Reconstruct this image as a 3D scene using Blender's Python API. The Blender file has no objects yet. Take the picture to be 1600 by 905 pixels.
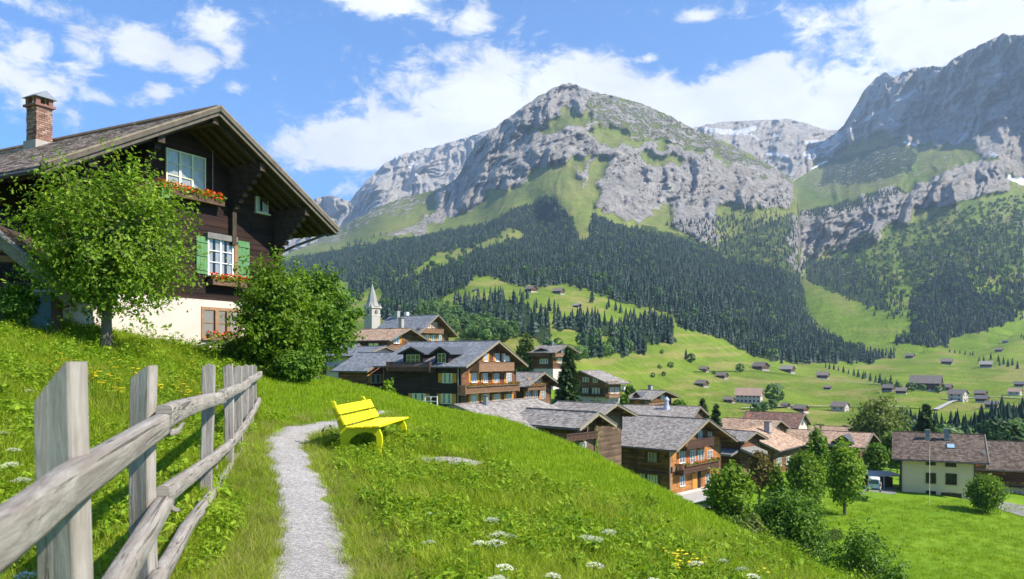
import bpy, math, random
import numpy as np
from mathutils import Vector, Matrix
R = math.radians
rnd = random.Random(7)
rng = np.random.default_rng(7)
SC = bpy.context.scene
COL = SC.collection
# ------------------------------------------------------------------ camera, world, sun, exposure
F, CX, HY, CZ = 1250.0, 800.0, 560.0, 1.7      # focal length in photo pixels, principal column, horizon row, eye height
cam_d = bpy.data.cameras.new('camera'); cam = bpy.data.objects.new('camera', cam_d); COL.objects.link(cam)
cam.location = (0, 0, CZ); cam.rotation_euler = (R(90), 0, 0)
cam_d.sensor_width = 36; cam_d.lens = F/1600*36; cam_d.shift_y = (HY-452.5)/1600
cam_d.clip_start = .05; cam_d.clip_end = 40000
cam_d.dof.use_dof = True; cam_d.dof.focus_distance = 13; cam_d.dof.aperture_fstop = 4.5
SC.camera = cam
SUN = Vector((1.0, -.36, 1.0)).normalized()
sun_d = bpy.data.lights.new('sun', 'SUN'); sun = bpy.data.objects.new('sun', sun_d); COL.objects.link(sun)
sun_d.energy = 5.0; sun_d.angle = R(.53); sun_d.color = (1, .925, .80)
sun.rotation_euler = (-SUN).to_track_quat('-Z', 'Y').to_euler(); sun.location = (60, -10, 80)
SC.view_settings.view_transform = 'Standard'; SC.view_settings.look = 'None'
SC.view_settings.exposure = .9; SC.view_settings.gamma = 1
SC.render.engine = 'CYCLES'
SC.cycles.use_denoising = True; SC.cycles.max_bounces = 6; SC.cycles.diffuse_bounces = 3; SC.cycles.glossy_bounces = 2
SC.cycles.transmission_bounces = 3; SC.cycles.transparent_max_bounces = 8; SC.cycles.volume_bounces = 0
SC.cycles.caustics_reflective = False; SC.cycles.caustics_refractive = False

def pix_angles(px, py):
    az = math.atan2(px-CX, F); el = math.atan2(HY-py, math.hypot(F, px-CX)); return az, el

class NT:
    """tiny node-tree writer"""
    def __init__(s, tree): s.t = tree; tree.nodes.clear()
    def n(s, typ, ins=None, **kw):
        nd = s.t.nodes.new(typ)
        for k, v in kw.items(): setattr(nd, k, v)
        for k, v in (ins or {}).items(): s.set(nd.inputs[k], v)
        return nd
    def set(s, sock, v):
        if isinstance(v, bpy.types.NodeSocket): s.t.links.new(v, sock)
        elif isinstance(v, bpy.types.Node): s.t.links.new(v.outputs[0], sock)
        else: sock.default_value = v
    def m(s, op, a, b=0.0, c=None, clamp=False):
        nd = s.n('ShaderNodeMath', operation=op, use_clamp=clamp); s.set(nd.inputs[0], a); s.set(nd.inputs[1], b)
        if c is not None: s.set(nd.inputs[2], c)
        return nd.outputs[0]
    def mix(s, f, a, b, blend='MIX'):
        nd = s.n('ShaderNodeMix', data_type='RGBA', blend_type=blend)
        s.set(nd.inputs[0], f); s.set(nd.inputs[6], a); s.set(nd.inputs[7], b); return nd.outputs[2]
    def noise(s, vec, scale, detail=4, rough=.55, dist=0, out=0):
        nd = s.n('ShaderNodeTexNoise', {'Scale': scale, 'Detail': detail, 'Roughness': rough, 'Distortion': dist})
        if vec is not None: s.set(nd.inputs['Vector'], vec)
        return nd.outputs[out]
    def ramp(s, f, stops):
        nd = s.n('ShaderNodeValToRGB'); s.set(nd.inputs[0], f); e = nd.color_ramp.elements
        while len(e) < len(stops): e.new(.5)
        for i, (p, c) in enumerate(stops):
            e[i].position = p; e[i].color = (*c, 1) if isinstance(c, (tuple, list)) else (c, c, c, 1)
        return nd.outputs[0]
    def sstep(s, x, a, b):
        nd = s.n('ShaderNodeMapRange', interpolation_type='SMOOTHSTEP'); s.set(nd.inputs[0], x)
        nd.inputs[1].default_value = a; nd.inputs[2].default_value = b; return nd.outputs[0]
    def vscale(s, vec, sc):
        return s.n('ShaderNodeVectorMath', {0: vec, 1: sc}, operation='MULTIPLY').outputs[0]

world = bpy.data.worlds.new('World'); SC.world = world; world.use_nodes = True
w = NT(world.node_tree)
sky = w.n('ShaderNodeTexSky', sky_type='NISHITA', sun_disc=False, sun_elevation=math.asin(SUN.z), sun_rotation=math.atan2(SUN.x, SUN.y),
          altitude=1300, air_density=1.0, dust_density=.25, ozone_density=3.5)
tc = w.n('ShaderNodeTexCoord').outputs['Generated']
sp = w.n('ShaderNodeSeparateXYZ', {0: tc})
az = w.m('ARCTAN2', sp.outputs[0], sp.outputs[1]); el = w.m('ARCSINE', sp.outputs[2])
blobs = [(640,225,190,60,1.2),(540,205,90,42,.9),(760,165,150,70,1.3),(880,150,130,60,1.2),(690,140,80,40,.5),(1000,175,110,60,1.1),(620,125,35,25,.6),
 (1190,160,120,60,1.2),(1270,190,120,60,1.2),(1090,190,110,45,1.1),(1460,60,230,100,1.0),(1650,40,260,140,1.1),(1340,130,150,70,.9),(1280,45,110,50,.65),(1220,85,90,25,.5),
 (610,5,120,34,1.1),(735,30,40,26,.8),(560,20,60,20,.7),(35,110,90,62,.95),(130,78,45,28,.7),(215,75,65,38,.75),(335,35,65,30,.85),(365,75,22,34,.7),(300,95,42,28,.8),
 (45,5,60,24,.7),(150,150,75,14,.6),(250,137,30,15,.6),(368,140,34,16,.55),(120,105,48,17,.7),(1010,92,26,9,.7),(1085,28,30,12,.7),(545,300,30,20,.7),(900,0,30,10,.5),
 (2300,120,500,120,1.0),(-900,60,400,90,.9),(-300,250,200,50,.9)]
S = None
for (bx, by, rx, ry, wt) in blobs:
    a0, e0 = pix_angles(bx, by); ca = math.cos(a0)
    u = w.m('DIVIDE', w.m('SUBTRACT', az, a0), rx/F*ca*ca); v = w.m('DIVIDE', w.m('SUBTRACT', el, e0), ry/F*ca)
    d2 = w.m('ADD', w.m('MULTIPLY', u, u), w.m('MULTIPLY', v, v))
    g = w.m('MULTIPLY', w.m('EXPONENT', w.m('MULTIPLY', d2, -1.0)), wt)
    S = g if S is None else w.m('MAXIMUM', S, g)
nv = w.vscale(tc, (1, 1, 1.8))
n1 = w.noise(nv, 9, 9, .62, .35); n2 = w.noise(nv, 2.6, 3, .5); n3 = w.noise(nv, 24, 9, .66, .5)
behind = w.sstep(w.noise(nv, 3.3, 7, .6, .3), .56, .74)
infr = w.m('MULTIPLY', w.sstep(w.m('ABSOLUTE', az), .75, .95), behind)
high = w.m('MULTIPLY', w.sstep(el, .5, .75), behind)
d = w.m('ADD', S, w.m('ADD', w.m('MULTIPLY', w.m('SUBTRACT', n1, .5), 1.8), w.m('MULTIPLY', w.m('SUBTRACT', n3, .5), 1.7)))
alpha = w.sstep(d, .22, .80)
alpha = w.m('MAXIMUM', alpha, w.m('MAXIMUM', w.m('MULTIPLY', infr, .9), w.m('MULTIPLY', high, .8)))
alpha = w.m('MULTIPLY', alpha, w.sstep(el, -.02, .02))
alpha = w.m('MULTIPLY', alpha, .97)
shade = w.m('ADD', 6.6, w.m('MULTIPLY', w.m('ADD', w.m('MULTIPLY', w.m('SUBTRACT', d, .5), 1.0), w.m('MULTIPLY', w.m('SUBTRACT', n1, .5), -5.0)), 1.1))
shade = w.m('MULTIPLY', w.m('MINIMUM', w.m('MAXIMUM', shade, 5.4), 8.2), .76)
ccol = w.n('ShaderNodeCombineXYZ', {0: shade, 1: shade, 2: shade}).outputs[0]
skyc = w.mix(1.0, sky.outputs[0], (.47, .79, 1.10, 1), 'MULTIPLY')
wc = w.mix(alpha, skyc, ccol)
bg = w.n('ShaderNodeBackground', {'Color': wc, 'Strength': .122})
w.n('ShaderNodeOutputWorld', {'Surface': bg})

# ------------------------------------------------------------------ helpers
def at(px, py, Y): return Vector(((px-CX)/F*Y, Y, CZ-(py-HY)/F*Y))
def tag(o, label=None, cat=None, group=None, kind=None):
    if label: o['label'] = label
    if cat: o['category'] = cat
    if group: o['group'] = group
    if kind: o['kind'] = kind
    return o
def link(o, parent=None):
    COL.objects.link(o)
    if parent is not None: o.parent = parent
    return o
def empty(name, loc, rz=0):
    o = bpy.data.objects.new(name, None); o.empty_display_size = .3; COL.objects.link(o)
    o.location = loc; o.rotation_euler = (0, 0, rz); return o
def children_of(o): return KIDS.get(o.name, [])
KIDS = {}
def copy_tree(o, parent=None):
    c = o.copy(); COL.objects.link(c); c.parent = parent
    for ch in KIDS.get(o.name, []): 
        d = copy_tree(ch, c); KIDS.setdefault(c.name, []).append(d)
    return c
def np_mesh(name, V, Fc, mat=None, parent=None, smooth=False, attrs=None, mats=None):
    """V (n,3) array, Fc (m,k) array of equal-sided faces"""
    me = bpy.data.meshes.new(name); V = np.asarray(V, np.float32); Fc = np.asarray(Fc, np.int32)
    m, k = Fc.shape
    me.vertices.add(len(V)); me.vertices.foreach_set('co', V.ravel())
    me.loops.add(m*k); me.loops.foreach_set('vertex_index', Fc.ravel())
    me.polygons.add(m); me.polygons.foreach_set('loop_start', np.arange(0, m*k, k, dtype=np.int32))
    me.polygons.foreach_set('use_smooth', np.full(m, smooth, bool))
    me.update(calc_edges=True)
    for an, (dom, arr) in (attrs or {}).items():
        arr = np.asarray(arr, np.float32)
        if arr.ndim == 1:
            a = me.attributes.new(an, 'FLOAT', dom); a.data.foreach_set('value', arr)
        else:
            a = me.attributes.new(an, 'FLOAT_COLOR', dom); a.data.foreach_set('color', arr.ravel())
    if mat: me.materials.append(mat)
    o = bpy.data.objects.new(name, me); link(o, parent)
    if parent is not None: KIDS.setdefault(parent.name, []).append(o)
    return o
class MB:
    def __init__(s): s.v = []; s.f = []
    def poly(s, pts, f=None):
        b = len(s.v); s.v += [tuple(p) for p in pts]; s.f += [tuple(b+i for i in q) for q in (f or [range(len(pts))])]; return s
    def hexa(s, p):   # 8 pts: bottom 0-3 ccw, top 4-7
        return s.poly(p, [(3,2,1,0),(4,5,6,7),(0,1,5,4),(1,2,6,5),(2,3,7,6),(3,0,4,7)])
    def box(s, x0, y0, z0, x1, y1, z1):
        return s.hexa([(x0,y0,z0),(x1,y0,z0),(x1,y1,z0),(x0,y1,z0),(x0,y0,z1),(x1,y0,z1),(x1,y1,z1),(x0,y1,z1)])
    def beam(s, a, b, w, h, up=(0,0,1), roll=0):
        a = Vector(a); b = Vector(b); d = (b-a).normalized(); up = Vector(up)
        sd = d.cross(up)
        if sd.length < 1e-4: sd = d.cross(Vector((0,1,0)))
        sd.normalize(); u = sd.cross(d)
        p = [a-sd*w/2-u*h/2, a+sd*w/2-u*h/2, b+sd*w/2-u*h/2, b-sd*w/2-u*h/2, a-sd*w/2+u*h/2, a+sd*w/2+u*h/2, b+sd*w/2+u*h/2, b-sd*w/2+u*h/2]
        return s.hexa(p)
    def tube(s, pts, rad, n=6, cap=True):
        pts = [Vector(p) for p in pts]; rad = rad if isinstance(rad, (list, tuple)) else [rad]*len(pts)
        base = len(s.v); prev = None
        for i, p in enumerate(pts):
            d = (pts[min(i+1, len(pts)-1)]-pts[max(i-1, 0)]).normalized()
            if prev is None:
                sd = d.cross(Vector((0,0,1)));
                if sd.length < .05: sd = d.cross(Vector((1,0,0)))
            else: sd = prev-d*prev.dot(d)
            sd.normalize(); prev = sd; u = d.cross(sd)
            for k in range(n):
                a = 2*math.pi*k/n; s.v.append(tuple(p+(sd*math.cos(a)+u*math.sin(a))*rad[i]))
        for i in range(len(pts)-1):
            for k in range(n):
                a = base+i*n+k; b = base+i*n+(k+1) % n; s.f.append((a, b, b+n, a+n))
        if cap:
            s.f.append(tuple(base+k for k in range(n))[::-1]); s.f.append(tuple(base+(len(pts)-1)*n+k for k in range(n)))
        return s
    def prism(s, prof, y0, y1, axis='y'):
        """profile list (x,z) extruded between y0,y1"""
        n = len(prof); b = len(s.v)
        s.v += [(x, y0, z) for x, z in prof]+[(x, y1, z) for x, z in prof]
        s.f.append(tuple(b+i for i in range(n))); s.f.append(tuple(b+n+i for i in range(n))[::-1])
        for i in range(n): j = (i+1) % n; s.f.append((b+j, b+i, b+n+i, b+n+j))
        return s
    def mesh(s, name, mat, smooth=False, rndface=None):
        me = bpy.data.meshes.new(name); me.from_pydata(s.v, [], s.f)
        if mat: me.materials.append(mat)
        if smooth: me.polygons.foreach_set('use_smooth', [True]*len(me.polygons))
        me.update(); return me
    def build(s, name, mat, parent=None, smooth=False, bevel=0):
        o = bpy.data.objects.new(name, s.mesh(name, mat, smooth)); link(o, parent)
        if parent is not None: KIDS.setdefault(parent.name, []).append(o)
        if bevel:
            m = o.modifiers.new('bevel', 'BEVEL'); m.width = bevel; m.segments = 2; m.limit_method = 'ANGLE'
        return o

def _h(ix, iy, seed):
    n = (ix.astype(np.int64)*374761393+iy.astype(np.int64)*668265263+seed*1442695) & 0xffffffff
    n = ((n ^ (n >> 13))*1274126177) & 0xffffffff
    return ((n ^ (n >> 16)) & 0xffffff)/float(0xffffff)
def vnoise(x, y, seed=0):
    x = np.asarray(x, float); y = np.asarray(y, float)
    ix = np.floor(x); iy = np.floor(y); fx = x-ix; fy = y-iy
    u = fx*fx*fx*(fx*(fx*6-15)+10); v = fy*fy*fy*(fy*(fy*6-15)+10)
    def g(dx, dy):
        a = _h(ix+dx, iy+dy, seed)*2*np.pi; return np.cos(a)*(fx-dx)+np.sin(a)*(fy-dy)
    return (g(0,0)*(1-u)+g(1,0)*u)*(1-v)+(g(0,1)*(1-u)+g(1,1)*u)*v
def fbm(x, y, o=4, seed=0, ridged=False, gain=.5, lac=2.03):
    t = 0; a = 1; s = 0
    for i in range(o):
        n = vnoise(x, y, seed+i*17)*1.5
        if ridged: n = 1-2*np.abs(n)
        t = t+a*n; s += a; a *= gain; x = x*lac+3.1; y = y*lac+1.7
    return t/s
class TPS:
    def __init__(s, pts, vals, lam=1e-3):
        P = np.array(pts, float); s.mu = P.mean(0); s.sd = P.std(); P = (P-s.mu)/s.sd; n = len(P); s.P = P
        K = s.phi(np.linalg.norm(P[:,None]-P[None], axis=2)); A = np.zeros((n+3, n+3)); A[:n,:n] = K+lam*np.eye(n)
        A[:n,n] = 1; A[:n,n+1:] = P; A[n,:n] = 1; A[n+1:,:n] = P.T
        s.c = np.linalg.solve(A, np.concatenate([np.array(vals, float), [0,0,0]]))
    @staticmethod
    def phi(r): return np.where(r > 1e-9, r*r*np.log(np.maximum(r, 1e-9)), 0)
    def __call__(s, x, y):
        x = np.asarray(x, float); sh = x.shape; Q = (np.stack([x.ravel(), np.asarray(y, float).ravel()], 1)-s.mu)/s.sd
        out = np.full(len(Q), s.c[-3])+Q@s.c[-2:]
        for i in range(len(s.P)):
            out += s.c[i]*s.phi(np.hypot(Q[:,0]-s.P[i,0], Q[:,1]-s.P[i,1]))
        return out.reshape(sh)
def inpoly(x, y, poly):
    x = np.asarray(x); y = np.asarray(y); c = np.zeros(x.shape, bool); n = len(poly)
    for i in range(n):
        x1, y1 = poly[i]; x2, y2 = poly[(i+1) % n]
        if y1 == y2: continue
        c ^= ((y1 > y) != (y2 > y)) & (x < (x2-x1)*(y-y1)/(y2-y1)+x1)
    return c
def segdist(x, y, line):
    d = np.full(np.shape(x), 1e9)
    for (x1, y1), (x2, y2) in zip(line[:-1], line[1:]):
        L = (x2-x1)**2+(y2-y1)**2; t = np.clip(((x-x1)*(x2-x1)+(y-y1)*(y2-y1))/L, 0, 1)
        d = np.minimum(d, np.hypot(x-x1-t*(x2-x1), y-y1-t*(y2-y1)))
    return d
# ------------------------------------------------------------------ materials
def newmat(name):
    m = bpy.data.materials.new(name); m.use_nodes = True; return m, NT(m.node_tree)
def finish(k, col, rough=.8, bump=None, bs=.3, bd=.02, spec=.3, metal=0, **kw):
    ins = {'Base Color': col, 'Roughness': rough, 'Specular IOR Level': spec, 'Metallic': metal}
    b = k.n('ShaderNodeBsdfPrincipled', ins)
    if bump is not None:
        bn = k.n('ShaderNodeBump', {'Height': bump, 'Strength': bs, 'Distance': bd}); k.set(b.inputs['Normal'], bn)
    k.n('ShaderNodeOutputMaterial', {'Surface': b}); return b
def c4(c): return (*c, 1)
def mul(c, f): return tuple(x*f for x in c)
def plain(name, c, rough=.7, var=.25, scale=3, bump=.0, metal=0, spec=.3, bd=.01):
    m, k = newmat(name); co = k.n('ShaderNodeTexCoord').outputs['Object']
    n = k.noise(co, scale, 5, .6)
    col = k.mix(n, c4(mul(c, 1-var)), c4(mul(c, 1+var)))
    finish(k, col, rough, n if bump else None, bump, bd, spec, metal); return m
def wallwood(name, dark, light, plank=.2, groove=.45, bump=.5):
    """horizontal planks: every plank its own tone, streaky grain, weathering patches"""
    m, k = newmat(name); co = k.n('ShaderNodeTexCoord').outputs['Object']; sp = k.n('ShaderNodeSeparateXYZ', {0: co})
    zr = k.m('DIVIDE', sp.outputs[2], plank); row = k.m('FLOOR', zr); fr = k.m('FRACT', zr)
    along = k.m('ADD', sp.outputs[0], sp.outputs[1])
    seg = k.m('FLOOR', k.m('ADD', k.m('DIVIDE', along, 3.1), k.m('MULTIPLY', row, .37)))
    wn = k.n('ShaderNodeTexWhiteNoise', {'Vector': k.n('ShaderNodeCombineXYZ', {0: row, 1: seg, 2: .5})}, noise_dimensions='3D').outputs[0]
    st = k.noise(k.vscale(co, (1.2, 1.2, 26)), 1.3, 6, .65); pa = k.noise(co, .55, 4, .6)
    f = k.m('ADD', k.m('MULTIPLY', wn, .35), k.m('ADD', k.m('MULTIPLY', st, .5), k.m('MULTIPLY', k.m('SUBTRACT', pa, .3), .7)))
    col = k.ramp(k.m('SUBTRACT', f, .2), [(.1, dark), (.45, mul([(a+b)/2 for a, b in zip(dark, light)], .9)), (.85, light)])
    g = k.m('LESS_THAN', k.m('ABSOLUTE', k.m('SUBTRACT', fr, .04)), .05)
    col = k.mix(k.m('MULTIPLY', g, groove), col, c4(mul(dark, .5)))  # shade of the grooves between planks painted into the colour
    h = k.m('ADD', k.m('MULTIPLY', g, -1), k.m('MULTIPLY', st, .4))
    finish(k, col, .8, h, bump, .02, .25); return m
def beamwood(name, dark, light, scale=4, rough=.8, bump=.4):
    m, k = newmat(name); co = k.n('ShaderNodeTexCoord').outputs['Object']; oi = k.n('ShaderNodeObjectInfo').outputs['Random']
    n = k.noise(co, scale, 7, .68, .6); n2 = k.noise(co, scale*5, 5, .7)
    f = k.m('ADD', k.m('MULTIPLY', n, .75), k.m('ADD', k.m('MULTIPLY', n2, .3), k.m('MULTIPLY', oi, .2)))
    finish(k, k.ramp(f, [(.32, dark), (.8, light)]), rough, k.m('ADD', n2, n), bump, .01, .25); return m
def weathered(name):
    """silver grey split timber: long grain lines, knots, lichen"""
    m, k = newmat(name); uvw = k.n('ShaderNodeTexCoord').outputs['UV']; co = k.n('ShaderNodeTexCoord').outputs['Object']
    oi = k.n('ShaderNodeObjectInfo').outputs['Random']
    sh = k.n('ShaderNodeVectorMath', {0: uvw, 1: k.n('ShaderNodeCombineXYZ', {0: k.m('MULTIPLY', oi, 37), 1: k.m('MULTIPLY', oi, 11), 2: 0})}, operation='ADD').outputs[0]
    gr = k.noise(k.vscale(sh, (3, 46, 1)), 1, 8, .72, .9); big = k.noise(k.vscale(sh, (1.6, 5, 1)), 1.5, 5, .6)
    kn = k.sstep(k.n('ShaderNodeTexVoronoi', {'Vector': k.vscale(sh, (2.2, 9, 1)), 'Scale': 1.0}).outputs['Distance'], .13, .05); crack = k.m('MAXIMUM', k.m('MULTIPLY', kn, .7), k.sstep(k.noise(k.vscale(sh, (1.1, 34, 1)), 1, 5, .6, .5), .42, .33))
    col = k.ramp(k.m('ADD', k.m('MULTIPLY', gr, .55), k.m('MULTIPLY', big, .5)), [(.3, (.13, .105, .085)), (.5, (.27, .24, .205)), (.72, (.43, .40, .36))])
    lich = k.sstep(k.noise(co, 9, 6, .7), .62, .72)
    col = k.mix(k.m('MULTIPLY', lich, .45), col, (.26, .26, .17, 1))
    col = k.mix(k.m('MULTIPLY', crack, .75), col, (.06, .05, .04, 1))
    finish(k, col, .85, k.m('SUBTRACT', gr, k.m('MULTIPLY', crack, 1.2)), .8, .012, .2); return m
def attr_ramp(name, stops, rough=.85, extra=None, bumpsc=25, spec=.2, nz=.35, nscale=2.0):
    """per piece tone from face attribute rnd"""
    m, k = newmat(name); a = k.n('ShaderNodeAttribute', attribute_name='rnd').outputs['Fac']
    co = k.n('ShaderNodeTexCoord').outputs['Object']; n = k.noise(co, nscale, 5, .65); n2 = k.noise(co, bumpsc, 4, .6)
    f = k.m('ADD', k.m('MULTIPLY', a, 1-nz), k.m('MULTIPLY', n, nz))
    col = k.ramp(f, stops)
    if extra: col = k.mix(k.m('MULTIPLY', k.sstep(k.noise(co, extra[1], 5, .7), .60, .68), extra[2]), col, c4(extra[0]))
    finish(k, col, rough, n2, .3, .01, spec); return m
def leafmat(name, dark, mid, light, tr=.35, big=.6):
    m, k = newmat(name); a = k.n('ShaderNodeAttribute', attribute_name='rnd').outputs['Fac']
    co = k.n('ShaderNodeTexCoord').outputs['Object']; n = k.noise(co, big, 3, .6); oi = k.n('ShaderNodeObjectInfo').outputs['Random']
    f = k.m('ADD', k.m('MULTIPLY', a, .55), k.m('ADD', k.m('MULTIPLY', n, .45), k.m('MULTIPLY', oi, .15)))
    col = k.ramp(f, [(.25, dark), (.55, mid), (.9, light)])
    d = k.n('ShaderNodeBsdfPrincipled', {'Base Color': col, 'Roughness': .55, 'Specular IOR Level': .25})
    t = k.n('ShaderNodeBsdfTranslucent', {'Color': k.mix(1, col, (1.25, 1.35, .7, 1), 'MULTIPLY')})
    k.n('ShaderNodeOutputMaterial', {'Surface': k.n('ShaderNodeMixShader', {0: tr, 1: d, 2: t})}); return m
M = {}
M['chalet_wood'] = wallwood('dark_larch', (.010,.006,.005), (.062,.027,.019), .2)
M['chalet_beam'] = beamwood('dark_beam', (.014,.010,.008), (.085,.06,.042))
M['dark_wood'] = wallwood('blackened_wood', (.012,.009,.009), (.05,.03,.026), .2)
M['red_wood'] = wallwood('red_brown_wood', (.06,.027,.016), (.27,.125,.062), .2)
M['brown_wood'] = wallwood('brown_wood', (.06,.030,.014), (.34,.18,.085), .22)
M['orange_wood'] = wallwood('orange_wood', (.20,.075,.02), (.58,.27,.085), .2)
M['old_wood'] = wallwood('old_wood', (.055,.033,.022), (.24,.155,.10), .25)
M['beam'] = beamwood('house_beam', (.03,.018,.012), (.16,.095,.055))
M['light_beam'] = beamwood('light_beam', (.11,.06,.03), (.34,.2,.11))
M['grey_board'] = beamwood('grey_board', (.09,.085,.08), (.26,.25,.235))
M['barge_dark'] = beamwood('dark_barge_board', (.05,.038,.03), (.15,.125,.10), 5)
M['barge'] = beamwood('barge_board', (.10,.075,.05), (.30,.25,.18), 5)
M['rail_wood'] = beamwood('balcony_wood', (.10,.05,.028), (.36,.21,.125))
M['rail_dark'] = beamwood('balcony_dark', (.03,.016,.012), (.13,.07,.05))
M['shutter'] = beamwood('ochre_shutter', (.36,.14,.022), (.62,.30,.06), 6)
M['shutter_red'] = beamwood('rust_shutter', (.30,.09,.03), (.48,.18,.06), 6)
M['shutter_dark'] = beamwood('dark_shutter', (.03,.025,.02), (.08,.065,.05), 6)
M['shutter_green'] = beamwood('green_shutter', (.06,.16,.06), (.12,.25,.10), 5, .55)
M['shutter_mint'] = beamwood('mint_shutter', (.16,.33,.22), (.26,.45,.32), 5, .55)
M['plaster'] = plain('white_plaster', (.52,.455,.40), .9, .16, 1.6, .35, bd=.01)
M['plaster_y'] = plain('cream_plaster', (.82,.59,.33), .9, .07, 1.2, .2)
M['white'] = plain('white_paint', (.74,.72,.66), .5, .06, 4)
M['white_old'] = plain('ivory_paint', (.62,.60,.42), .55, .12, 5)
M['curtain'] = plain('lace_curtain', (.66,.68,.68), .9, .18, 14)
M['dark'] = plain('dark_inside', (.02,.018,.016), .9, .2)
M['metal'] = plain('zinc_metal', (.30,.31,.32), .4, .2, 6, metal=.6)
M['metal_dark'] = plain('dark_metal', (.08,.085,.085), .5, .2, 6, metal=.3)
M['pipe_white'] = plain('pale_rail_paint', (.62,.60,.58), .5, .12, 6)
M['stone'] = plain('stone_wall', (.32,.30,.27), .9, .35, 2.5, .6, bd=.04)
M['concrete'] = plain('concrete', (.36,.35,.33), .9, .2, 1.5, .3)
M['asphalt'] = plain('asphalt', (.20,.195,.19), .9, .2, 1.0, .2)
M['bark'] = plain('bark', (.15,.115,.08), .95, .5, 9, .8, bd=.02)
M['cone_bark'] = plain('conifer_bark', (.08,.055,.04), .95, .4, 5, .5)
SH = dict(
 slate=attr_ramp('slate_roof', [(.1,(.12,.125,.135)),(.5,(.18,.187,.20)),(.9,(.27,.28,.30))], .6, spec=.35),
 grey=attr_ramp('grey_shingle', [(.1,(.15,.13,.115)),(.5,(.26,.235,.21)),(.9,(.38,.35,.32))]),
 brown=attr_ramp('brown_tile', [(.1,(.05,.036,.027)),(.5,(.115,.085,.065)),(.9,(.20,.155,.12))], extra=((.42,.38,.30), 5, .75)),
 tan=attr_ramp('tan_tile', [(.1,(.20,.12,.075)),(.5,(.37,.25,.17)),(.9,(.52,.38,.27))]),
 chalet=attr_ramp('weathered_shingle', [(.1,(.14,.095,.07)),(.5,(.30,.22,.17)),(.88,(.52,.42,.34))], extra=((.48,.40,.32), 3, .5)),
 rust=attr_ramp('rust_tile', [(.1,(.10,.055,.04)),(.5,(.18,.105,.08)),(.9,(.28,.17,.13))], extra=((.48,.17,.10), .35, .9)))
def glassmat():
    m, k = newmat('window_glass')
    t = k.n('ShaderNodeBsdfTransparent', {'Color': (.86, .87, .86, 1)}); g = k.n('ShaderNodeBsdfGlossy', {'Color': (.9, .95, 1, 1), 'Roughness': .04})
    f = k.n('ShaderNodeFresnel', {'IOR': 1.55}); f2 = k.m('ADD', k.m('MULTIPLY', f, .55), .02)
    k.n('ShaderNodeOutputMaterial', {'Surface': k.n('ShaderNodeMixShader', {0: f2, 1: t, 2: g})}); return m
M['glass'] = glassmat()
M['leaf_a'] = leafmat('leaf_fresh', (.045,.10,.007), (.14,.235,.014), (.30,.41,.035), .42)
M['leaf_b'] = leafmat('leaf_deep', (.032,.085,.008), (.095,.19,.014), (.20,.32,.03), .38)
M['leaf_c'] = leafmat('leaf_olive', (.045,.072,.012), (.11,.15,.025), (.22,.26,.06), .35)
M['leaf_red'] = leafmat('leaf_reddish', (.07,.05,.012), (.15,.12,.03), (.26,.2,.05), .3)
M['leaf_far'] = leafmat('leaf_distant', (.03,.07,.014), (.07,.14,.03), (.13,.22,.045), .3, .05)
M['needle'] = leafmat('needles', (.014,.036,.010), (.040,.082,.020), (.09,.15,.036), .12, .8)
M['needle_far'] = leafmat('needles_distant', (.007,.024,.015), (.016,.044,.023), (.034,.072,.028), .1, .004)
def petals(name, c): 
    m, k = newmat(name); finish(k, c4(c), .6); return m
M['red'] = leafmat('geranium_red', (.5,.03,.01), (.75,.07,.02), (.8,.2,.03), .3); M['orange_p'] = petals('orange_petals', (.8,.22,.03))
M['wpetal'] = petals('white_petals', (.78,.78,.66)); M['ypetal'] = petals('yellow_petals', (.85,.62,.02))
def groundmat():
    m, k = newmat('meadow_ground'); co = k.n('ShaderNodeTexCoord').outputs['Object']
    tone = k.n('ShaderNodeAttribute', attribute_name='tone').outputs['Fac']
    a = k.noise(co, .12, 4, .6); b = k.noise(co, 1.7, 5, .65); c = k.noise(co, 14, 4, .7)
    f = k.m('ADD', k.m('MULTIPLY', a, .45), k.m('ADD', k.m('MULTIPLY', b, .3), k.m('MULTIPLY', c, .3)))
    col = k.ramp(f, [(.33, (.06,.13,.005)), (.52, (.125,.23,.010)), (.72, (.21,.30,.022))])
    col = k.mix(tone, col, (.25, .27, .07, 1))
    finish(k, col, .9, k.m('ADD', b, c), .6, .06, .1); return m
M['ground'] = groundmat()
def gravelmat():
    m, k = newmat('gravel'); co = k.n('ShaderNodeTexCoord').outputs['Object']
    v = k.n('ShaderNodeTexVoronoi', {'Vector': co, 'Scale': 55}); b = k.noise(co, 1.3, 5, .6); c = k.noise(co, 90, 3, .7)
    g = k.n('ShaderNodeSeparateColor', {0: v.outputs['Color']}).outputs[0]
    f = k.m('ADD', k.m('MULTIPLY', g, .4), k.m('ADD', k.m('MULTIPLY', b, .35), k.m('MULTIPLY', c, .25)))
    col = k.ramp(f, [(.25, (.18,.165,.15)), (.55, (.36,.34,.325)), (.85, (.56,.54,.52))])
    finish(k, col, .95, k.m('SUBTRACT', c, v.outputs['Distance']), .9, .012, .15); return m
M['gravel'] = gravelmat()
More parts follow.
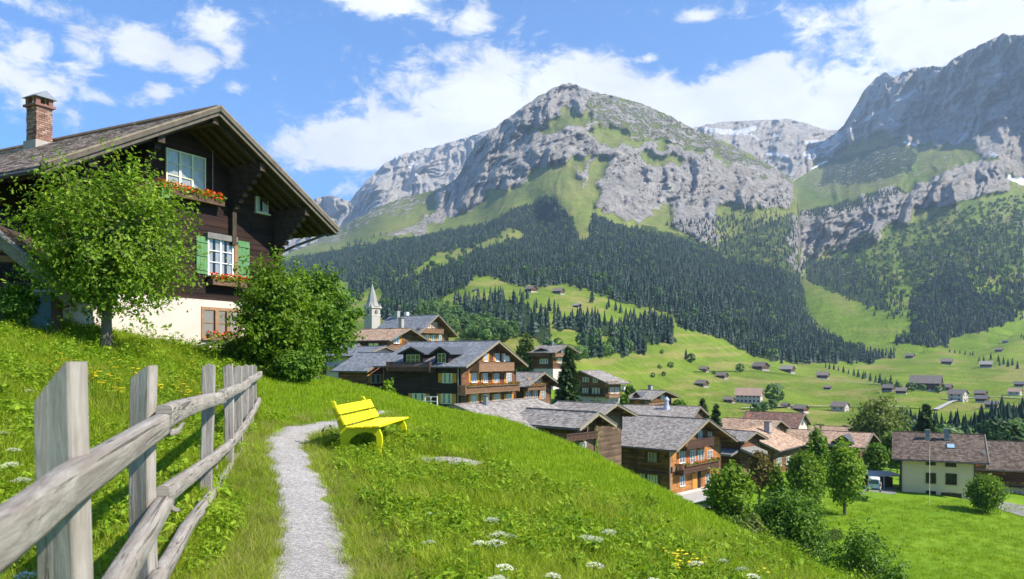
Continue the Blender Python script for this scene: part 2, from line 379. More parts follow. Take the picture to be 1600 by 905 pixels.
def mountmat():
    """mask.r rock, mask.g dark scrub/forest floor, mask.b snow ; tone = pale dry grass"""
    m, k = newmat('alpine_ground'); co = k.n('ShaderNodeTexCoord').outputs['Object']
    at_ = k.n('ShaderNodeAttribute', attribute_name='mask'); sp = k.n('ShaderNodeSeparateColor', {0: at_.outputs['Color']})
    tone = k.n('ShaderNodeAttribute', attribute_name='tone').outputs['Fac']
    lo = k.noise(co, .004, 6, .62); hi = k.noise(co, .03, 7, .7); fine = k.noise(co, .16, 4, .7)
    stq = k.noise(k.vscale(co, (1, 1, .34)), .02, 10, .80, .8); crk = k.noise(k.vscale(co, (1, 1, .6)), .055, 6, .75, 1.2)
    rk = k.m('ADD', sp.outputs[0], k.m('ADD', k.m('MULTIPLY', k.m('SUBTRACT', hi, .5), 1.7), k.m('MULTIPLY', k.m('SUBTRACT', fine, .5), .9))); rockf = k.sstep(rk, .44, .56)
    rock = k.ramp(k.m('ADD', k.m('MULTIPLY', stq, .7), k.m('ADD', k.m('MULTIPLY', lo, .25), k.m('MULTIPLY', fine, .12))), [(.35, (.13,.125,.12)), (.45, (.38,.36,.335)), (.54, (.60,.55,.49)), (.66, (.83,.76,.67))])
    rock = k.mix(k.m('MULTIPLY', k.sstep(crk, .47, .38), .75), rock, (.06,.06,.065,1)); rock = k.mix(k.sstep(lo, .54, .66), rock, k.mix(.5, rock, (.42,.35,.28,1)))
    grass = k.ramp(k.m('ADD', k.m('MULTIPLY', hi, .4), k.m('ADD', k.m('MULTIPLY', lo, .35), k.m('MULTIPLY', fine, .25))), [(.36, (.075,.13,.012)), (.52, (.15,.235,.016)), (.66, (.26,.33,.035))])
    grass = k.mix(tone, grass, k.mix(hi, (.16,.165,.045,1), (.38,.33,.10,1)))
    alt = k.sstep(k.n('ShaderNodeSeparateXYZ', {0: co}).outputs[2], 120, 520)
    olive = k.ramp(k.m('ADD', k.m('MULTIPLY', hi, .6), k.m('MULTIPLY', fine, .4)), [(.38, (.045,.07,.02)), (.52, (.10,.135,.04)), (.64, (.20,.21,.10))])
    grass = k.mix(k.m('MULTIPLY', alt, .48), grass, olive)
    scrub = k.ramp(k.m('ADD', k.m('MULTIPLY', hi, .6), k.m('MULTIPLY', fine, .4)), [(.4, (.013,.028,.010)), (.62, (.045,.075,.022))])
    sf = k.sstep(k.m('ADD', sp.outputs[1], k.m('MULTIPLY', k.m('SUBTRACT', hi, .5), .9)), .4, .6)
    g2 = k.mix(sf, grass, scrub)
    col = k.mix(rockf, g2, rock)
    sn = k.sstep(k.m('ADD', sp.outputs[2], k.m('MULTIPLY', k.m('SUBTRACT', hi, .5), .9)), .45, .55)
    col = k.mix(sn, col, (.85,.87,.9,1))
    hh = k.m('ADD', k.m('MULTIPLY', k.m('ADD', stq, k.m('MULTIPLY', crk, .5)), k.m('ADD', k.m('MULTIPLY', rockf, 3.2), .25)), k.m('MULTIPLY', fine, .25))
    finish(k, col, .95, hh, 1.0, 13.0, .1); return m
M['mount'] = mountmat()
# ------------------------------------------------------------------ near hill and village ground
def W(px, py, Y): p = at(px, py, Y); return (p.x, p.y, p.z)
G = []
for q in [(485,905,6.2),(480,850,7.3),(460,780,9.5),(445,720,12),(455,695,13.2),(530,672,15.5),(590,655,20),(640,643,26),
          (0,515,20),(165,520,22.2),(250,537,24.5),(330,547,26.5),(392,553,27.5),(490,592,29),(420,600,21),(430,640,17.5),(500,640,20),(545,622,25),(600,628,29),
          (560,712,12.6),(660,722,12.4),(600,800,8.7),(700,905,6),(700,760,10.5),(700,680,16),(700,638,27),(800,905,6),(800,800,8.6),(800,720,12.5),(790,648,22),
          (860,680,18.5),(930,715,16.5),(1000,750,14.8),(1100,800,13),(1200,850,11.3),(1290,905,9.9),(900,905,6),(1000,905,6.5),(1100,905,7.2),(1200,905,8.3),(930,800,9.8)]:
    G.append(W(*q))
G += [(-1.35,2.2,.25),(-2,4.1,.33),(-2.9,7,.37),(-3.5,9.6,.5),(-4,11.3,.62),(-4.8,14.5,.7),(-3.3,3,.55),(-5,5,.95),(-7,9,1.4),(-9,13,1.75),(0,-3,.05),(0,0,.02),(3,1,-.1),(-5,-4,.9),(4,-5,0),(5,4,-.7),(-14,5,2.5),(-25,14,4.2),
      (-.5,34,-1.7),(-4,36,-.3),(3,30,-2.6),(6,22,-4.2),(9,15,-5.2),(10,8,-4.6),(14,2,-6.5),(15,15,-9),(14,25,-10),(25,12,-14),(20,-10,-8),(-22,28,3),(-35,25,5),(-18,38,1.6),
      (-6,44,-2.6),(3,50,-6.5),(10,40,-9.5),(18,34,-13.2),(28,30,-16.8),(22,48,-16),(-10,60,-3.2),(-25,60,-1),(-50,50,4),(-60,90,4),
      (-12,100,-6.6),(-30,105,-4.5),(-20,140,-6),(2,106,-8),(5,72,-9.8),(12,84,-13),(19,95,-15.2),(30,100,-16.5),(30,75,-18.2),(24,60,-17.3),(40,60,-18.8),(60,75,-18.9),(50,92,-18.2),(36,118,-16.9),(57,112,-17.4),(68,106,-18.6),(90,130,-20.5),(110,100,-21.5),
      (-45,250,-6),(-20,175,-6),(-5,160,-6),(12,150,-8.2),(10,190,-5.5),(30,175,-9.5),(45,150,-16),(45,190,-14),(70,190,-21),(60,145,-18.7),(20,260,-4),(0,300,2),(40,320,-10),(90,230,-27),(150,230,-31),(120,300,-34),(170,300,-35),(230,300,-33),(90,330,-27),(60,280,-18),(-80,300,5),(-120,200,12),(60,380,-20),(200,380,-30),(-30,400,22),(-150,400,30)]
_zt = TPS([(a, b) for a, b, c in G], [c for a, b, c in G], 2e-3)
PATHL = [W(*q)[:2] for q in [(487,1000,4.6),(486,905,6.2),(484,850,7.3),(470,790,9.2),(452,735,11.2),(446,705,12.6),(462,688,13.8),(500,676,15.0),(540,667,16.6),(572,658,18.5),(598,654,20.5)]]
PATHW = [.36,.35,.31,.30,.30,.30,.30,.28,.24,.17,.04]
def zt(x, y):
    x = np.asarray(x, float); y = np.asarray(y, float)
    z = _zt(x, y)
    r = np.hypot(x, y); k = np.clip((r-5)/20, 0, 1)
    b = fbm(x*.35, y*.35, 3, 5)*.10*np.clip(r/8, .2, 1)+fbm(x*.08, y*.08, 3, 9)*.5*k
    pd = segdist(x, y, PATHL)
    return z+b*np.clip((pd-.25)/1.2, 0, 1)
def zt1(x, y): return float(zt(np.array([x]), np.array([y]))[0])
rr = np.concatenate([np.linspace(.3, 2, 8), 2*np.exp(np.linspace(0, 1, 330)**.97*math.log(470/2))[1:]])
aa = np.radians(np.concatenate([np.linspace(-179, -48, 60), np.linspace(-46, 46, 330), np.linspace(48, 179, 60)]))
A_, R_ = np.meshgrid(aa, rr); X_ = R_*np.sin(A_); Y_ = R_*np.cos(A_); Z_ = zt(X_, Y_)
Z_ -= np.clip((R_-330)/60, 0, 3)*30
pd_ = segdist(X_, Y_, PATHL)
bare = np.exp(-(((X_+1.0)/.75)**2+((Y_-12.6)/.5)**2))
tone_ = np.clip(fbm(X_*.22, Y_*.22, 4, 3)*1.5-.25, 0, .5)*np.clip((60-R_)/30, .25, 1)+np.clip(1-(pd_-.2)/.35, 0, 1)*.55+bare*.8
def grid_faces(nr, nc):
    i = np.arange(nr-1)[:,None]*nc+np.arange(nc-1)[None]; return np.stack([i, i+1, i+nc+1, i+nc], -1).reshape(-1, 4)
o = np_mesh('meadow_ground', np.stack([X_, Y_, Z_], -1).reshape(-1, 3), grid_faces(*X_.shape)[:, ::-1], M['ground'], smooth=True, attrs={'tone': ('POINT', np.clip(tone_, 0, .8).ravel())})
tag(o, 'green meadow hill with the village ground below it', kind='structure')
# gravel path
def strip(name, line, wid, mat, nsub=10, step=.12, lift=.02, rough=.12, crown=.012):
    P = [Vector((x, y, 0)) for x, y in line]; pts = []; ws = []
    for i in range(len(P)-1):
        n = max(2, int((P[i+1]-P[i]).length/step)); p0 = P[max(i-1, 0)]; p3 = P[min(i+2, len(P)-1)]
        for j in range(n):
            t = j/n; a = P[i]; b = P[i+1]
            pts.append(.5*((2*a)+(b-p0)*t+(2*p0-5*a+4*b-p3)*t*t+(3*a-p0-3*b+p3)*t**3)); ws.append(wid[i]*(1-t)+wid[i+1]*t)
    V = []
    for i, p in enumerate(pts):
        d = pts[min(i+1, len(pts)-1)]-pts[max(i-1, 0)]; s = Vector((d.y, -d.x, 0)).normalized()
        for j in range(nsub+1):
            u = j/nsub*2-1; wv = ws[i]*(1+0)+rough*float(fbm(np.array([i*step*1.6]), np.array([9.*(u > 0)]), 3, 4)[0])*2.2
            V.append(p+s*u*wv)
    V = np.array([tuple(v) for v in V]); u = np.tile(np.abs(np.linspace(-1, 1, nsub+1)), len(pts))
    V[:,2] = zt(V[:,0], V[:,1])+lift+crown*(1-u**2)-.03*(u > .99)
    return np_mesh(name, V, grid_faces(len(pts), nsub+1)[:, ::-1], mat, smooth=True)
tag(strip('gravel_path', PATHL, PATHW, M['gravel']), 'narrow pale gravel footpath beside the fence', kind='structure')
V = []; nb = 22
for i in range(nb+1):
    for j in range(11):
        t = i/nb*2*math.pi; r = j/10; e = 1+.28*float(fbm(np.array([math.cos(t)*1.7+5]), np.array([math.sin(t)*1.7]), 3, 8)[0])*2
        V.append((-1.02+math.cos(t)*r*.62*e+.12*math.sin(t)*r, 12.75+math.sin(t)*r*.62*e, 0))
V = np.array(V); rad_ = np.tile(np.linspace(0, 1, 11), nb+1); V[:,2] = zt(V[:,0], V[:,1])+.03-.05*rad_**3
tag(np_mesh('bare_gravel_patch', V, grid_faces(nb+1, 11), M['gravel'], smooth=True), 'worn gravel patch in front of the bench', kind='structure')

# ------------------------------------------------------------------ far slopes and mountains: depth fields over directions from the village
def interp(poly, x): p = np.array(sorted(poly)); return np.interp(x, p[:,0], p[:,1])
class Range_:
    def __init__(s, ctrl, top, px0, px1, step, bottom, nrow, seed, rock=None, amp=1.0, jag=2.0, scrub=(), snow=(), lam=1e-3, back=6, tonef=None, base=0.):
        s.t = TPS([(a/100, b/100) for a, b, c in ctrl], [math.log(c) for a, b, c in ctrl], lam); s.seed = seed; s.amp = amp
        s.rockp = rock or []; s.scrub = scrub; s.snow = snow; s.top = top; s.jag = jag; s.args = (px0, px1, step, bottom, nrow, back); s.tonef = tonef; s.base = base; s.lut()
    def lut(s):
        px0, px1 = s.args[0]-10, s.args[1]+10; s.gx0 = px0; s.gx = np.arange(px0, px1+3, 3.); s.gy = np.arange(0, 720, 3.)
        GX, GY = np.meshgrid(s.gx, s.gy); rk = s.rock0(GX, GY)
        for _ in range(3):
            rk = (rk+np.roll(rk, 1, 0)+np.roll(rk, -1, 0)+np.roll(rk, 1, 1)+np.roll(rk, -1, 1))/5
        s.rkb = rk; s.ly = s.t(GX/100, GY/100)
    def look(s, A, px, py):
        fx = np.clip((px-s.gx0)/3, 0, len(s.gx)-1.001); fy = np.clip(py/3, 0, len(s.gy)-1.001); i = fx.astype(int); j = fy.astype(int); u = fx-i; v = fy-j
        return (A[j,i]*(1-u)+A[j,i+1]*u)*(1-v)+(A[j+1,i]*(1-u)+A[j+1,i+1]*u)*v
    def rock(s, px, py): return s.rock0(px, py)
    def rock0(s, px, py):
        wx = px+fbm(px/28, py/28, 4, s.seed+40)*26; wy = py+fbm(px/28, py/28, 4, s.seed+41)*20
        v = np.full(np.shape(px), 0.)+np.where((py < 345)&(py > 130), s.base, 0.)
        for poly, val in s.rockp: v = np.where(inpoly(wx, wy, poly), val, v)
        return v
    def Y(s, px, py, detail=True):
        px = np.asarray(px, float); py = np.asarray(py, float); Y = np.exp(s.look(s.ly, px, py))
        if detail:
            rk = s.look(s.rkb, px, py); a = s.amp*(.12+rk*1.45)*Y/2700
            sx = px+(py-250)*.35+fbm(px/60, py/60, 3, s.seed+3)*30
            g1 = fbm(sx/70, py/170, 2, s.seed, True)*42; g2 = fbm(sx/24, py/60, 3, s.seed+5, True)*24; g3 = fbm(sx/8, py/22, 4, s.seed+9, True, .6)*12
            lay = fbm((px*.22+py)/11, (px-py*.2)/70, 3, s.seed+12, True)*13
            Y = Y-a*(g1*1.35+g2*1.9+g3*1.3+lay)
        return Y
    def pt(s, px, py, detail=True):
        Y = s.Y(px, py, detail); return np.stack([(px-CX)/F*Y, Y, CZ-(py-HY)/F*Y], -1)
    def build(s, name, mat):
        px0, px1, step, bottom, nrow, back = s.args
        px = np.arange(px0, px1+step, step, dtype=float); tp = interp(s.top, px)
        tp = tp+fbm(px/11, px*0+s.seed, 4, s.seed+1)*s.jag*2.2
        bt = interp(bottom, px) if isinstance(bottom, list) else np.full(px.shape, float(bottom))
        t = np.linspace(0, 1, nrow)**.85; PX = np.repeat(px[None], nrow, 0); PY = bt[None]+(tp-bt)[None]*t[:,None]
        Pn = s.pt(PX, PY); rk = s.rock(PX, PY); scr = np.zeros(PX.shape); sn = np.zeros(PX.shape)
        jx = PX+fbm(PX/14, PY/14, 3, s.seed+60)*9; jy = PY+fbm(PX/14, PY/14, 3, s.seed+61)*7
        for poly, val in s.scrub: scr = np.where(inpoly(jx, jy, poly), val, scr)
        for line, r_ in s.snow: sn = np.maximum(sn, np.clip(1.9-segdist(jx*.5+PX*.5, jy*.5+PY*.5, line)/r_, 0, 1))
        tone = s.tonef(PX, PY) if s.tonef else np.clip(.2+fbm(PX/40, PY/25, 4, s.seed+70)*1.2, 0, .8)
        rows = [Pn]; last = Pn[-1]; prev = Pn[-3]
        for b in range(1, back+1):
            q = last.copy(); q[:,1] += b*b*25+b*30; q[:,2] -= b*b*22+b*8; rows.append(q[None])
        V = np.concatenate([Pn]+rows[1:], 0); ex = lambda a: np.concatenate([a]+[a[-1:]]*back, 0)
        msk = np.stack([ex(rk), ex(scr), ex(sn), np.ones(V.shape[:2])], -1)
        s.o = np_mesh(name, V.reshape(-1, 3), grid_faces(*V.shape[:2]), mat, smooth=True, attrs={'mask': ('POINT', msk.reshape(-1, 4)), 'tone': ('POINT', ex(tone).ravel())})
        return s.o
# forest outlines as they lie on the slopes
F_main = [(435,420),(450,404),(500,396),(560,385),(640,372),(700,360),(760,350),(800,330),(830,318),(856,306),(880,330),(893,345),(905,378),(920,372),(925,335),(960,350),(1000,360),(1050,370),(1100,385),(1150,410),(1200,420),(1250,430),(1300,440),(1350,465),(1392,490),(1410,530),(1400,553),(1360,566),(1255,568),(1210,563),(1172,553),(1127,529),(1060,510),(1056,492),(1000,478),(975,474),(931,455),(905,450),(887,442),(847,447),(800,445),(775,433),(742,431),(725,450),(673,472),(659,492),(600,500),(545,485),(545,440)]
F_clear = [(600,447),(640,425),(685,394),(747,382),(773,369),(798,351),(813,360),(826,369),(800,378),(773,384),(751,389),(700,414),(656,430),(618,442)]
F_clear2 = [(545,475),(545,500),(580,500),(598,462),(590,440),(560,462)]
F_2 = [(709,500),(725,475),(742,475),(778,462),(794,467),(816,473),(837,487),(856,503),(858,534),(840,534),(803,522),(787,515),(740,500)]
F_3 = [(862,497),(900,494),(912,497),(953,503),(959,525),(940,527),(903,517),(862,516)]
F_4 = [(903,516),(925,512),(942,550),(931,562),(909,556)]
F_5 = [(959,506),(990,498),(1022,490),(1053,506),(1053,535),(1012,537),(1009,552),(1000,556),(987,548),(975,558),(953,548)]
F_6 = [(1392,535),(1424,520),(1424,471),(1450,441),(1491,411),(1525,456),(1581,475),(1585,498),(1555,510),(1529,520),(1484,525),(1480,542),(1430,538)]
F_light = [(1380,512),(1425,497),(1432,505),(1395,520)]
FORESTS = [F_main, F_2, F_3, F_4, F_5, F_6]
c1 = [(890,132,3300),(800,180,3300),(745,225,3350),(700,292,3300),(672,345,2900),(1000,160,3250),(1100,207,3150),(1200,255,3050),(1245,290,2950),(900,200,2900),(940,300,2420),(1000,340,2350),(880,265,2600),(1050,260,2800),(1100,300,2650),(1150,370,2300),(1230,340,2600),(1247,415,2250),(800,270,2850),(840,350,2300),(750,340,2600),
 (495,378,3600),(560,340,3600),(640,310,3500),(600,345,3000),(540,385,2800),(450,396,3200),(350,410,3200),(650,370,2450),(500,400,2500),(560,420,1750),(450,440,1900),(600,430,1450),(700,420,1400),(800,420,1350),(870,310,2300),(800,340,2250),(650,400,1800),
 (1000,400,1600),(1000,450,1200),(1000,490,900),(1100,450,1400),(1200,500,1300),(1200,450,1700),(1150,400,2050),(900,400,1550),(900,350,2050),(1250,500,1550),(1250,450,1950),(1300,530,1450),(1350,545,1400),
 (740,440,1000),(850,450,950),(950,465,950),(900,490,720),(800,520,480),(720,500,580),(600,480,850),(550,500,700),(600,520,450),(950,530,600),(1000,560,520),(900,560,380),(1000,600,430),(800,570,320),(650,560,330),
 (1060,516,760),(1127,531,850),(1172,555,900),(1255,568,980),(1360,562,1200),(1476,540,1400),(1590,505,1600),(1500,560,1150),(1600,560,1100),
 (1000,645,350),(1100,645,380),(1200,645,400),(1400,645,430),(1600,645,430),(1100,600,520),(1200,600,600),(1400,600,690),(1600,600,730),(1100,560,700),(1400,490,3400),(1300,470,2900),(1260,430,2900),(1500,470,3200),(1600,450,3200),(1000,690,290),(1200,690,310),(1400,690,330),(1600,690,330),(1750,600,720),(1750,500,1900),(1750,690,330),(400,560,400),(400,480,1200)]
top1 = [(-150,430),(300,420),(400,408),(450,396),(495,378),(530,355),(580,330),(620,312),(660,302),(690,294),(712,280),(724,262),(735,240),(745,222),(760,210),(780,194),(805,176),(830,158),(860,140),(878,132),(890,130),(905,134),(925,143),(960,150),(1000,161),(1040,178),(1090,205),(1130,220),(1170,240),(1210,262),(1240,284),(1246,296),(1250,340),(1256,400),(1264,440),(1300,470),(1400,490),(1500,470),(1600,450),(1900,440)]
rock1 = [([(674,349),(672,340),(700,290),(735,230),(780,180),(885,120),(960,140),(1050,170),(1100,195),(1110,215),(1010,190),(960,185),(925,200),(940,225),(908,240),(868,258),(813,283),(765,303),(740,322),(700,346)], 1.0),
 ([(905,160),(940,140),(1000,150),(1100,195),(1250,290),(1245,305),(1180,262),(1100,235),(1000,215),(930,195)], .50),
 ([(827,210),(868,182),(905,164),(930,190),(905,195),(880,205),(850,212)], .25),
 ([(925,225),(960,232),(1000,222),(1100,240),(1180,262),(1247,292),(1240,325),(1180,318),(1120,328),(1125,385),(1085,372),(1050,352),(1045,305),(1010,345),(985,352),(950,330),(912,318),(905,285)], .78),
 ([(930,240),(955,250),(940,300),(915,330),(900,330),(915,280)], .15),
 ([(1000,235),(1080,250),(1060,262),(1010,255)], .2),
 ([(430,400),(500,365),(560,330),(640,305),(690,300),(640,330),(560,350),(520,375)], .45),
 ([(650,352),(672,338),(668,362),(600,372),(600,366)], .6), ([(1228,340),(1250,340),(1256,425),(1240,425),(1236,380)], .7)]
scr1 = [(p, 1.0) for p in FORESTS]+[([(1000,350),(1120,380),(1240,330),(1250,430),(1150,410),(1000,365)], .55), ([(930,165),(1000,165),(1130,225),(1200,262),(1100,240),(960,200)], .5), (F_clear, 0), (F_clear2, 0), (F_light, 0)]
def tone1(px, py): 
    t = .12+np.clip(fbm(px/95+py/60, py/10, 4, 77)*2.6, 0, .75)
    t = np.where(py < 400, t+.34, t)
    return np.clip(t, 0, .8)
S1 = Range_(c1, top1, -150, 1760, 2.6, [(-150,640),(500,640),(700,640),(1000,700),(1760,700)], 270, 11, rock1, 1.0, 1.6, scr1, tonef=tone1, base=.17)
tag(S1.build('main_mountain', M['mount']), 'grey rocky peak above green slopes and valley pastures', kind='structure')
ctl4 = [(1311,202,5000),(1400,118,4900),(1567,53,4000),(1700,30,3500),(1250,245,5000),(1200,260,4900),(1250,290,4000),(1300,250,4700),(1350,235,4300),(1400,212,4250),(1450,232,3750),(1500,222,3700),(1550,180,3700),(1600,200,3500),(1400,170,4600),(1480,150,4250),
 (1300,300,3400),(1250,320,3250),(1350,290,3250),(1240,335,2980),(1280,328,2930),(1340,308,2900),(1400,296,2860),(1480,268,2860),(1560,247,2850),(1600,275,3000),(1250,400,2600),(1290,392,2580),(1330,372,2580),(1400,340,2600),(1450,320,2620),(1550,292,2640),
 (1250,430,2250),(1300,450,1950),(1400,400,2150),(1400,450,1800),(1500,400,1950),(1600,380,2000),(1500,450,1650),(1600,460,1600),(1400,500,1480),(1300,500,1600),(1250,510,1650),(1500,520,1400),(1400,562,1260),(1600,512,1500),(1300,580,1250),(1200,570,1500),(1150,300,4200),(1150,500,2500),(1700,450,1650),(1700,300,2700),(1500,560,1210),(1600,560,1150)]
top4 = [(1150,275),(1189,253),(1215,249),(1250,238),(1285,222),(1311,203),(1319,195),(1336,166),(1353,137),(1369,122),(1382,112),(1390,116),(1397,120),(1432,105),(1478,103),(1489,92),(1512,80),(1540,66),(1567,53),(1600,55),(1700,30),(1800,45),(1900,60)]
rock4 = [([(1150,200),(1311,190),(1400,90),(1600,0),(1900,0),(1900,300),(1600,283),(1579,272),(1546,242),(1504,225),(1458,225),(1416,225),(1403,210),(1361,210),(1323,232),(1290,245),(1230,262),(1150,290)], 1.0),
 ([(1228,342),(1250,333),(1290,333),(1330,323),(1350,308),(1400,298),(1445,288),(1470,262),(1500,262),(1560,245),(1585,280),(1560,300),(1500,316),(1450,322),(1400,348),(1375,368),(1320,393),(1255,397),(1250,430),(1238,425)], 1.0),
 ([(1290,260),(1400,230),(1500,240),(1560,250),(1470,262),(1400,290),(1300,310),(1250,300)], .33),
 ([(1265,400),(1330,400),(1400,360),(1600,300),(1900,300),(1900,500),(1600,480),(1400,440),(1300,440)], .27)]
snow4 = [([(1440,135),(1400,160),(1360,182),(1325,204)], 2.0), ([(1325,204),(1300,222),(1260,240),(1215,250),(1190,252)], 3.2), ([(1452,145),(1463,137)], 3.4), ([(1320,218),(1290,240),(1250,250),(1262,240)], 1.8), ([(1300,205),(1311,208)], 3), ([(1292,252),(1265,266)], 1.0), ([(1415,222),(1430,226)], 2.0), ([(1498,222),(1510,208)], 1.6), ([(1575,277),(1605,285)], 3.4), ([(1553,120),(1570,114)], 1.6), ([(1547,240),(1556,243)], 2.6), ([(1388,183),(1403,195)], 1.2), ([(1505,190),(1514,197)], 1.2)]
scr4 = [(F_6, 1.0), ([(1240,330),(1300,320),(1400,290),(1420,300),(1340,330),(1300,350),(1240,345)], .75), ([(1290,250),(1400,222),(1440,240),(1420,270),(1340,290),(1280,290)], .6),
 ([(1255,410),(1330,400),(1370,440),(1400,490),(1330,470),(1260,440)], .6), ([(1400,390),(1500,360),(1600,330),(1600,420),(1500,450),(1420,460)], .52), (F_light, 0)]
S4 = Range_(ctl4, top4, 1150, 1900, 2.2, [(1150,585),(1400,590),(1500,590),(1600,590),(1900,590)], 250, 31, rock4, 1.15, 1.8, scr4, snow4, base=.12, tonef=lambda px, py: np.clip(.35+fbm(px/50, py/30, 4, 78)*1.1+(350-py)/500, 0, .85))
tag(S4.build('right_mountain', M['mount']), 'high bluish mountain wall with snow strips above green ledges', kind='structure')
c3 = [(a, b, c*.85) for a, b, c in [(1086,199,7000),(1160,189,7200),(1233,186,7200),(1294,204,7000),(1319,202,7000),(1189,250,5900),(1252,241,5900),(1120,215,6400),(1090,260,5800),(1330,240,6000)]]
S3 = Range_(c3, [(1040,215),(1086,199),(1126,191),(1160,189),(1233,186),(1260,193),(1294,204),(1319,202),(1360,215)], 1040, 1360, 2, 290, 50, 51, [([(1000,100),(1400,100),(1400,300),(1000,300)], 1.0)], 1.1, 1.0, (), [([(1105,202),(1150,208),(1178,200)], 2.6), ([(1150,205),(1185,215)], 1.2), ([(1208,209),(1216,211)], 2.2), ([(1260,222),(1290,222),(1310,212)], 2.5), ([(1200,240),(1230,245)], 2)])
tag(S3.build('saddle_mountain', M['mount']), 'distant flat topped ridge with snow fields', kind='structure')
c2 = [(543,325,6200),(601,256,6400),(649,236,6500),(722,218,6600),(800,170,6700),(430,400,5000),(500,380,4900),(560,350,5000),(640,310,5200),(700,290,5300),(760,280,5400),(620,280,5800),(590,290,5300),(700,250,6000),(400,430,5000)]; c2 = [(a, b, c*1.22) for a, b, c in c2]
S2 = Range_(c2, [(380,425),(430,398),(470,372),(500,352),(530,328),(545,317),(558,300),(576,278),(601,256),(620,244),(649,236),(680,229),(693,226),(722,217),(744,210),(800,190),(840,190)], 380, 840, 1.6, [(380,440),(500,410),(840,380)], 140, 71, [([(300,100),(900,100),(900,500),(300,500)], 1.0)], 1.9, 1.6, (), [([(617,247),(624,243)], 2.4), ([(640,262),(655,252)], 1.6), ([(648,275),(659,262)], 1.0)])
tag(S2.build('cloud_capped_mountain', M['mount']), 'pale rock mountain running up into the cloud', kind='structure')
S5 = Range_([(497,309,6800),(517,305,6800),(543,314,6800),(420,330,6800),(500,380,6400),(560,370,6400),(380,380,6400)], [(380,345),(440,330),(470,318),(497,309),(517,305),(530,309),(543,314),(570,330),(600,345)], 380, 600, 2, 400, 30, 91, [([(300,100),(900,100),(900,500),(300,500)], 1.0)], 1.4, 1.5)
tag(S5.build('farthest_ridge', M['mount']), 'small bluish ridge farthest left', kind='structure')

# ------------------------------------------------------------------ forests
def tier_tree(h, rad, tiers, sides, seed, trunk=.12):
    r = np.random.default_rng(seed); V = []; Fc = []
    for i in range(tiers):
        t = i/tiers; z0 = h*(trunk+(1-trunk)*t*.92); z1 = min(h, z0+h*(1-trunk)/tiers*1.9); rr_ = rad*(1-t)**.8*r.uniform(.85, 1.12)
        b = len(V)
        for k in range(sides):
            a = 2*math.pi*(k+.5*(i % 2))/sides+r.uniform(-.2, .2); q = rr_*(r.uniform(.95, 1.2) if k % 2 else r.uniform(.6, .8)); V.append((math.cos(a)*q, math.sin(a)*q, z0-h*.02*r.uniform(0, 2)))
        V.append((0, 0, z1))
        for k in range(sides): Fc.append((b+k, b+(k+1) % sides, b+sides))
    return np.array(V), np.array(Fc)
def round_tree(h, rad, seed, n=46, s0=.32, s1=.5):
    r = np.random.default_rng(seed); V = []; Fc = []
    for i in range(n):
        d = r.normal(size=3); d /= np.linalg.norm(d); c = np.array([d[0]*rad*.8, d[1]*rad*.8, h*.56+d[2]*h*.36])*1; s_ = rad*r.uniform(s0, s1)
        a = r.normal(size=3); a /= np.linalg.norm(a); n_ = d+r.normal(size=3)*.4; n_ /= np.linalg.norm(n_); u = np.cross(n_, a); u /= np.linalg.norm(u); v = np.cross(n_, u)
        b = len(V); V += [c+u*s_, c-u*s_*.5+v*s_*.8, c-u*s_*.5-v*s_*.8, c+n_*s_*.45]; Fc += [(b, b+1, b+3), (b+1, b+2, b+3), (b+2, b, b+3)]
    return np.array(V), np.array(Fc)
def joined(name, pts, hs, temps, mat, label, seed, kind='stuff'):
    r = np.random.default_rng(seed); VV = []; FF = []; AA = []; off = 0; which = r.integers(0, len(temps), len(pts))
    for ti, (V, Fc) in enumerate(temps):
        idx = np.where(which == ti)[0]
        if not len(idx): continue
        a = r.uniform(0, 6.28, len(idx)); c = np.cos(a)[:,None]; s_ = np.sin(a)[:,None]; wd = r.uniform(.85, 1.2, len(idx))[:,None]; H = hs[idx][:,None]
        x = (V[None,:,0]*c-V[None,:,1]*s_)*H*wd; y = (V[None,:,0]*s_+V[None,:,1]*c)*H*wd; z = V[None,:,2]*H
        P = np.stack([x, y, z], -1)+pts[idx][:,None,:]; n = len(V)
        f = Fc[None]+(np.arange(len(idx))*n)[:,None,None]+off; VV.append(P.reshape(-1, 3)); FF.append(f.reshape(-1, 3)); AA.append(np.repeat(r.uniform(0, 1, len(idx)), len(Fc))); off += n*len(idx)
    o = np_mesh(name, np.concatenate(VV), np.concatenate(FF), mat, attrs={'rnd': ('FACE', np.concatenate(AA))}); tag(o, label, kind=kind); return o
CON = [tier_tree(1, .17+.02*i, 6, 7, i) for i in range(4)]; CON2 = [tier_tree(1, .19+.02*i, 11, 10, i) for i in range(3)]; RND2 = [round_tree(1, .36+.05*i, i+40, 200, .13, .24) for i in range(3)]; RND = [round_tree(1, .38+.04*i, i+20) for i in range(3)]
def scatter(surf, poly, hmean, dens, seed, excl=(), n=60000, shift=2, cap=99999):
    r = np.random.default_rng(seed); P = np.array(poly); x = r.uniform(P[:,0].min(), P[:,0].max(), n); y = r.uniform(P[:,1].min(), P[:,1].max(), n)
    jx = x+fbm(x/12, y/12, 3, seed)*10; jy = y+fbm(x/12, y/12, 3, seed+1)*8
    k = inpoly(jx, jy, poly)
    for e in excl: k &= ~inpoly(jx, jy, e)
    x = x[k]; y = y[k]; 
    if not len(x): return np.zeros((0,3)), np.zeros(0)
    pt = surf.pt(x, y+shift, True); hp = hmean/pt[:,1]*F
    area = (P[:,0].max()-P[:,0].min())*(P[:,1].max()-P[:,1].min()); pr = dens*area/n/(hp**2*.10)
    k = r.uniform(0, 1, len(x)) < pr; k &= np.cumsum(k) < cap
    pt = pt[k]; pt[:,2] -= .6
    return pt, hmean*r.uniform(.6, 1.3, len(pt))
P1, H1 = [], []
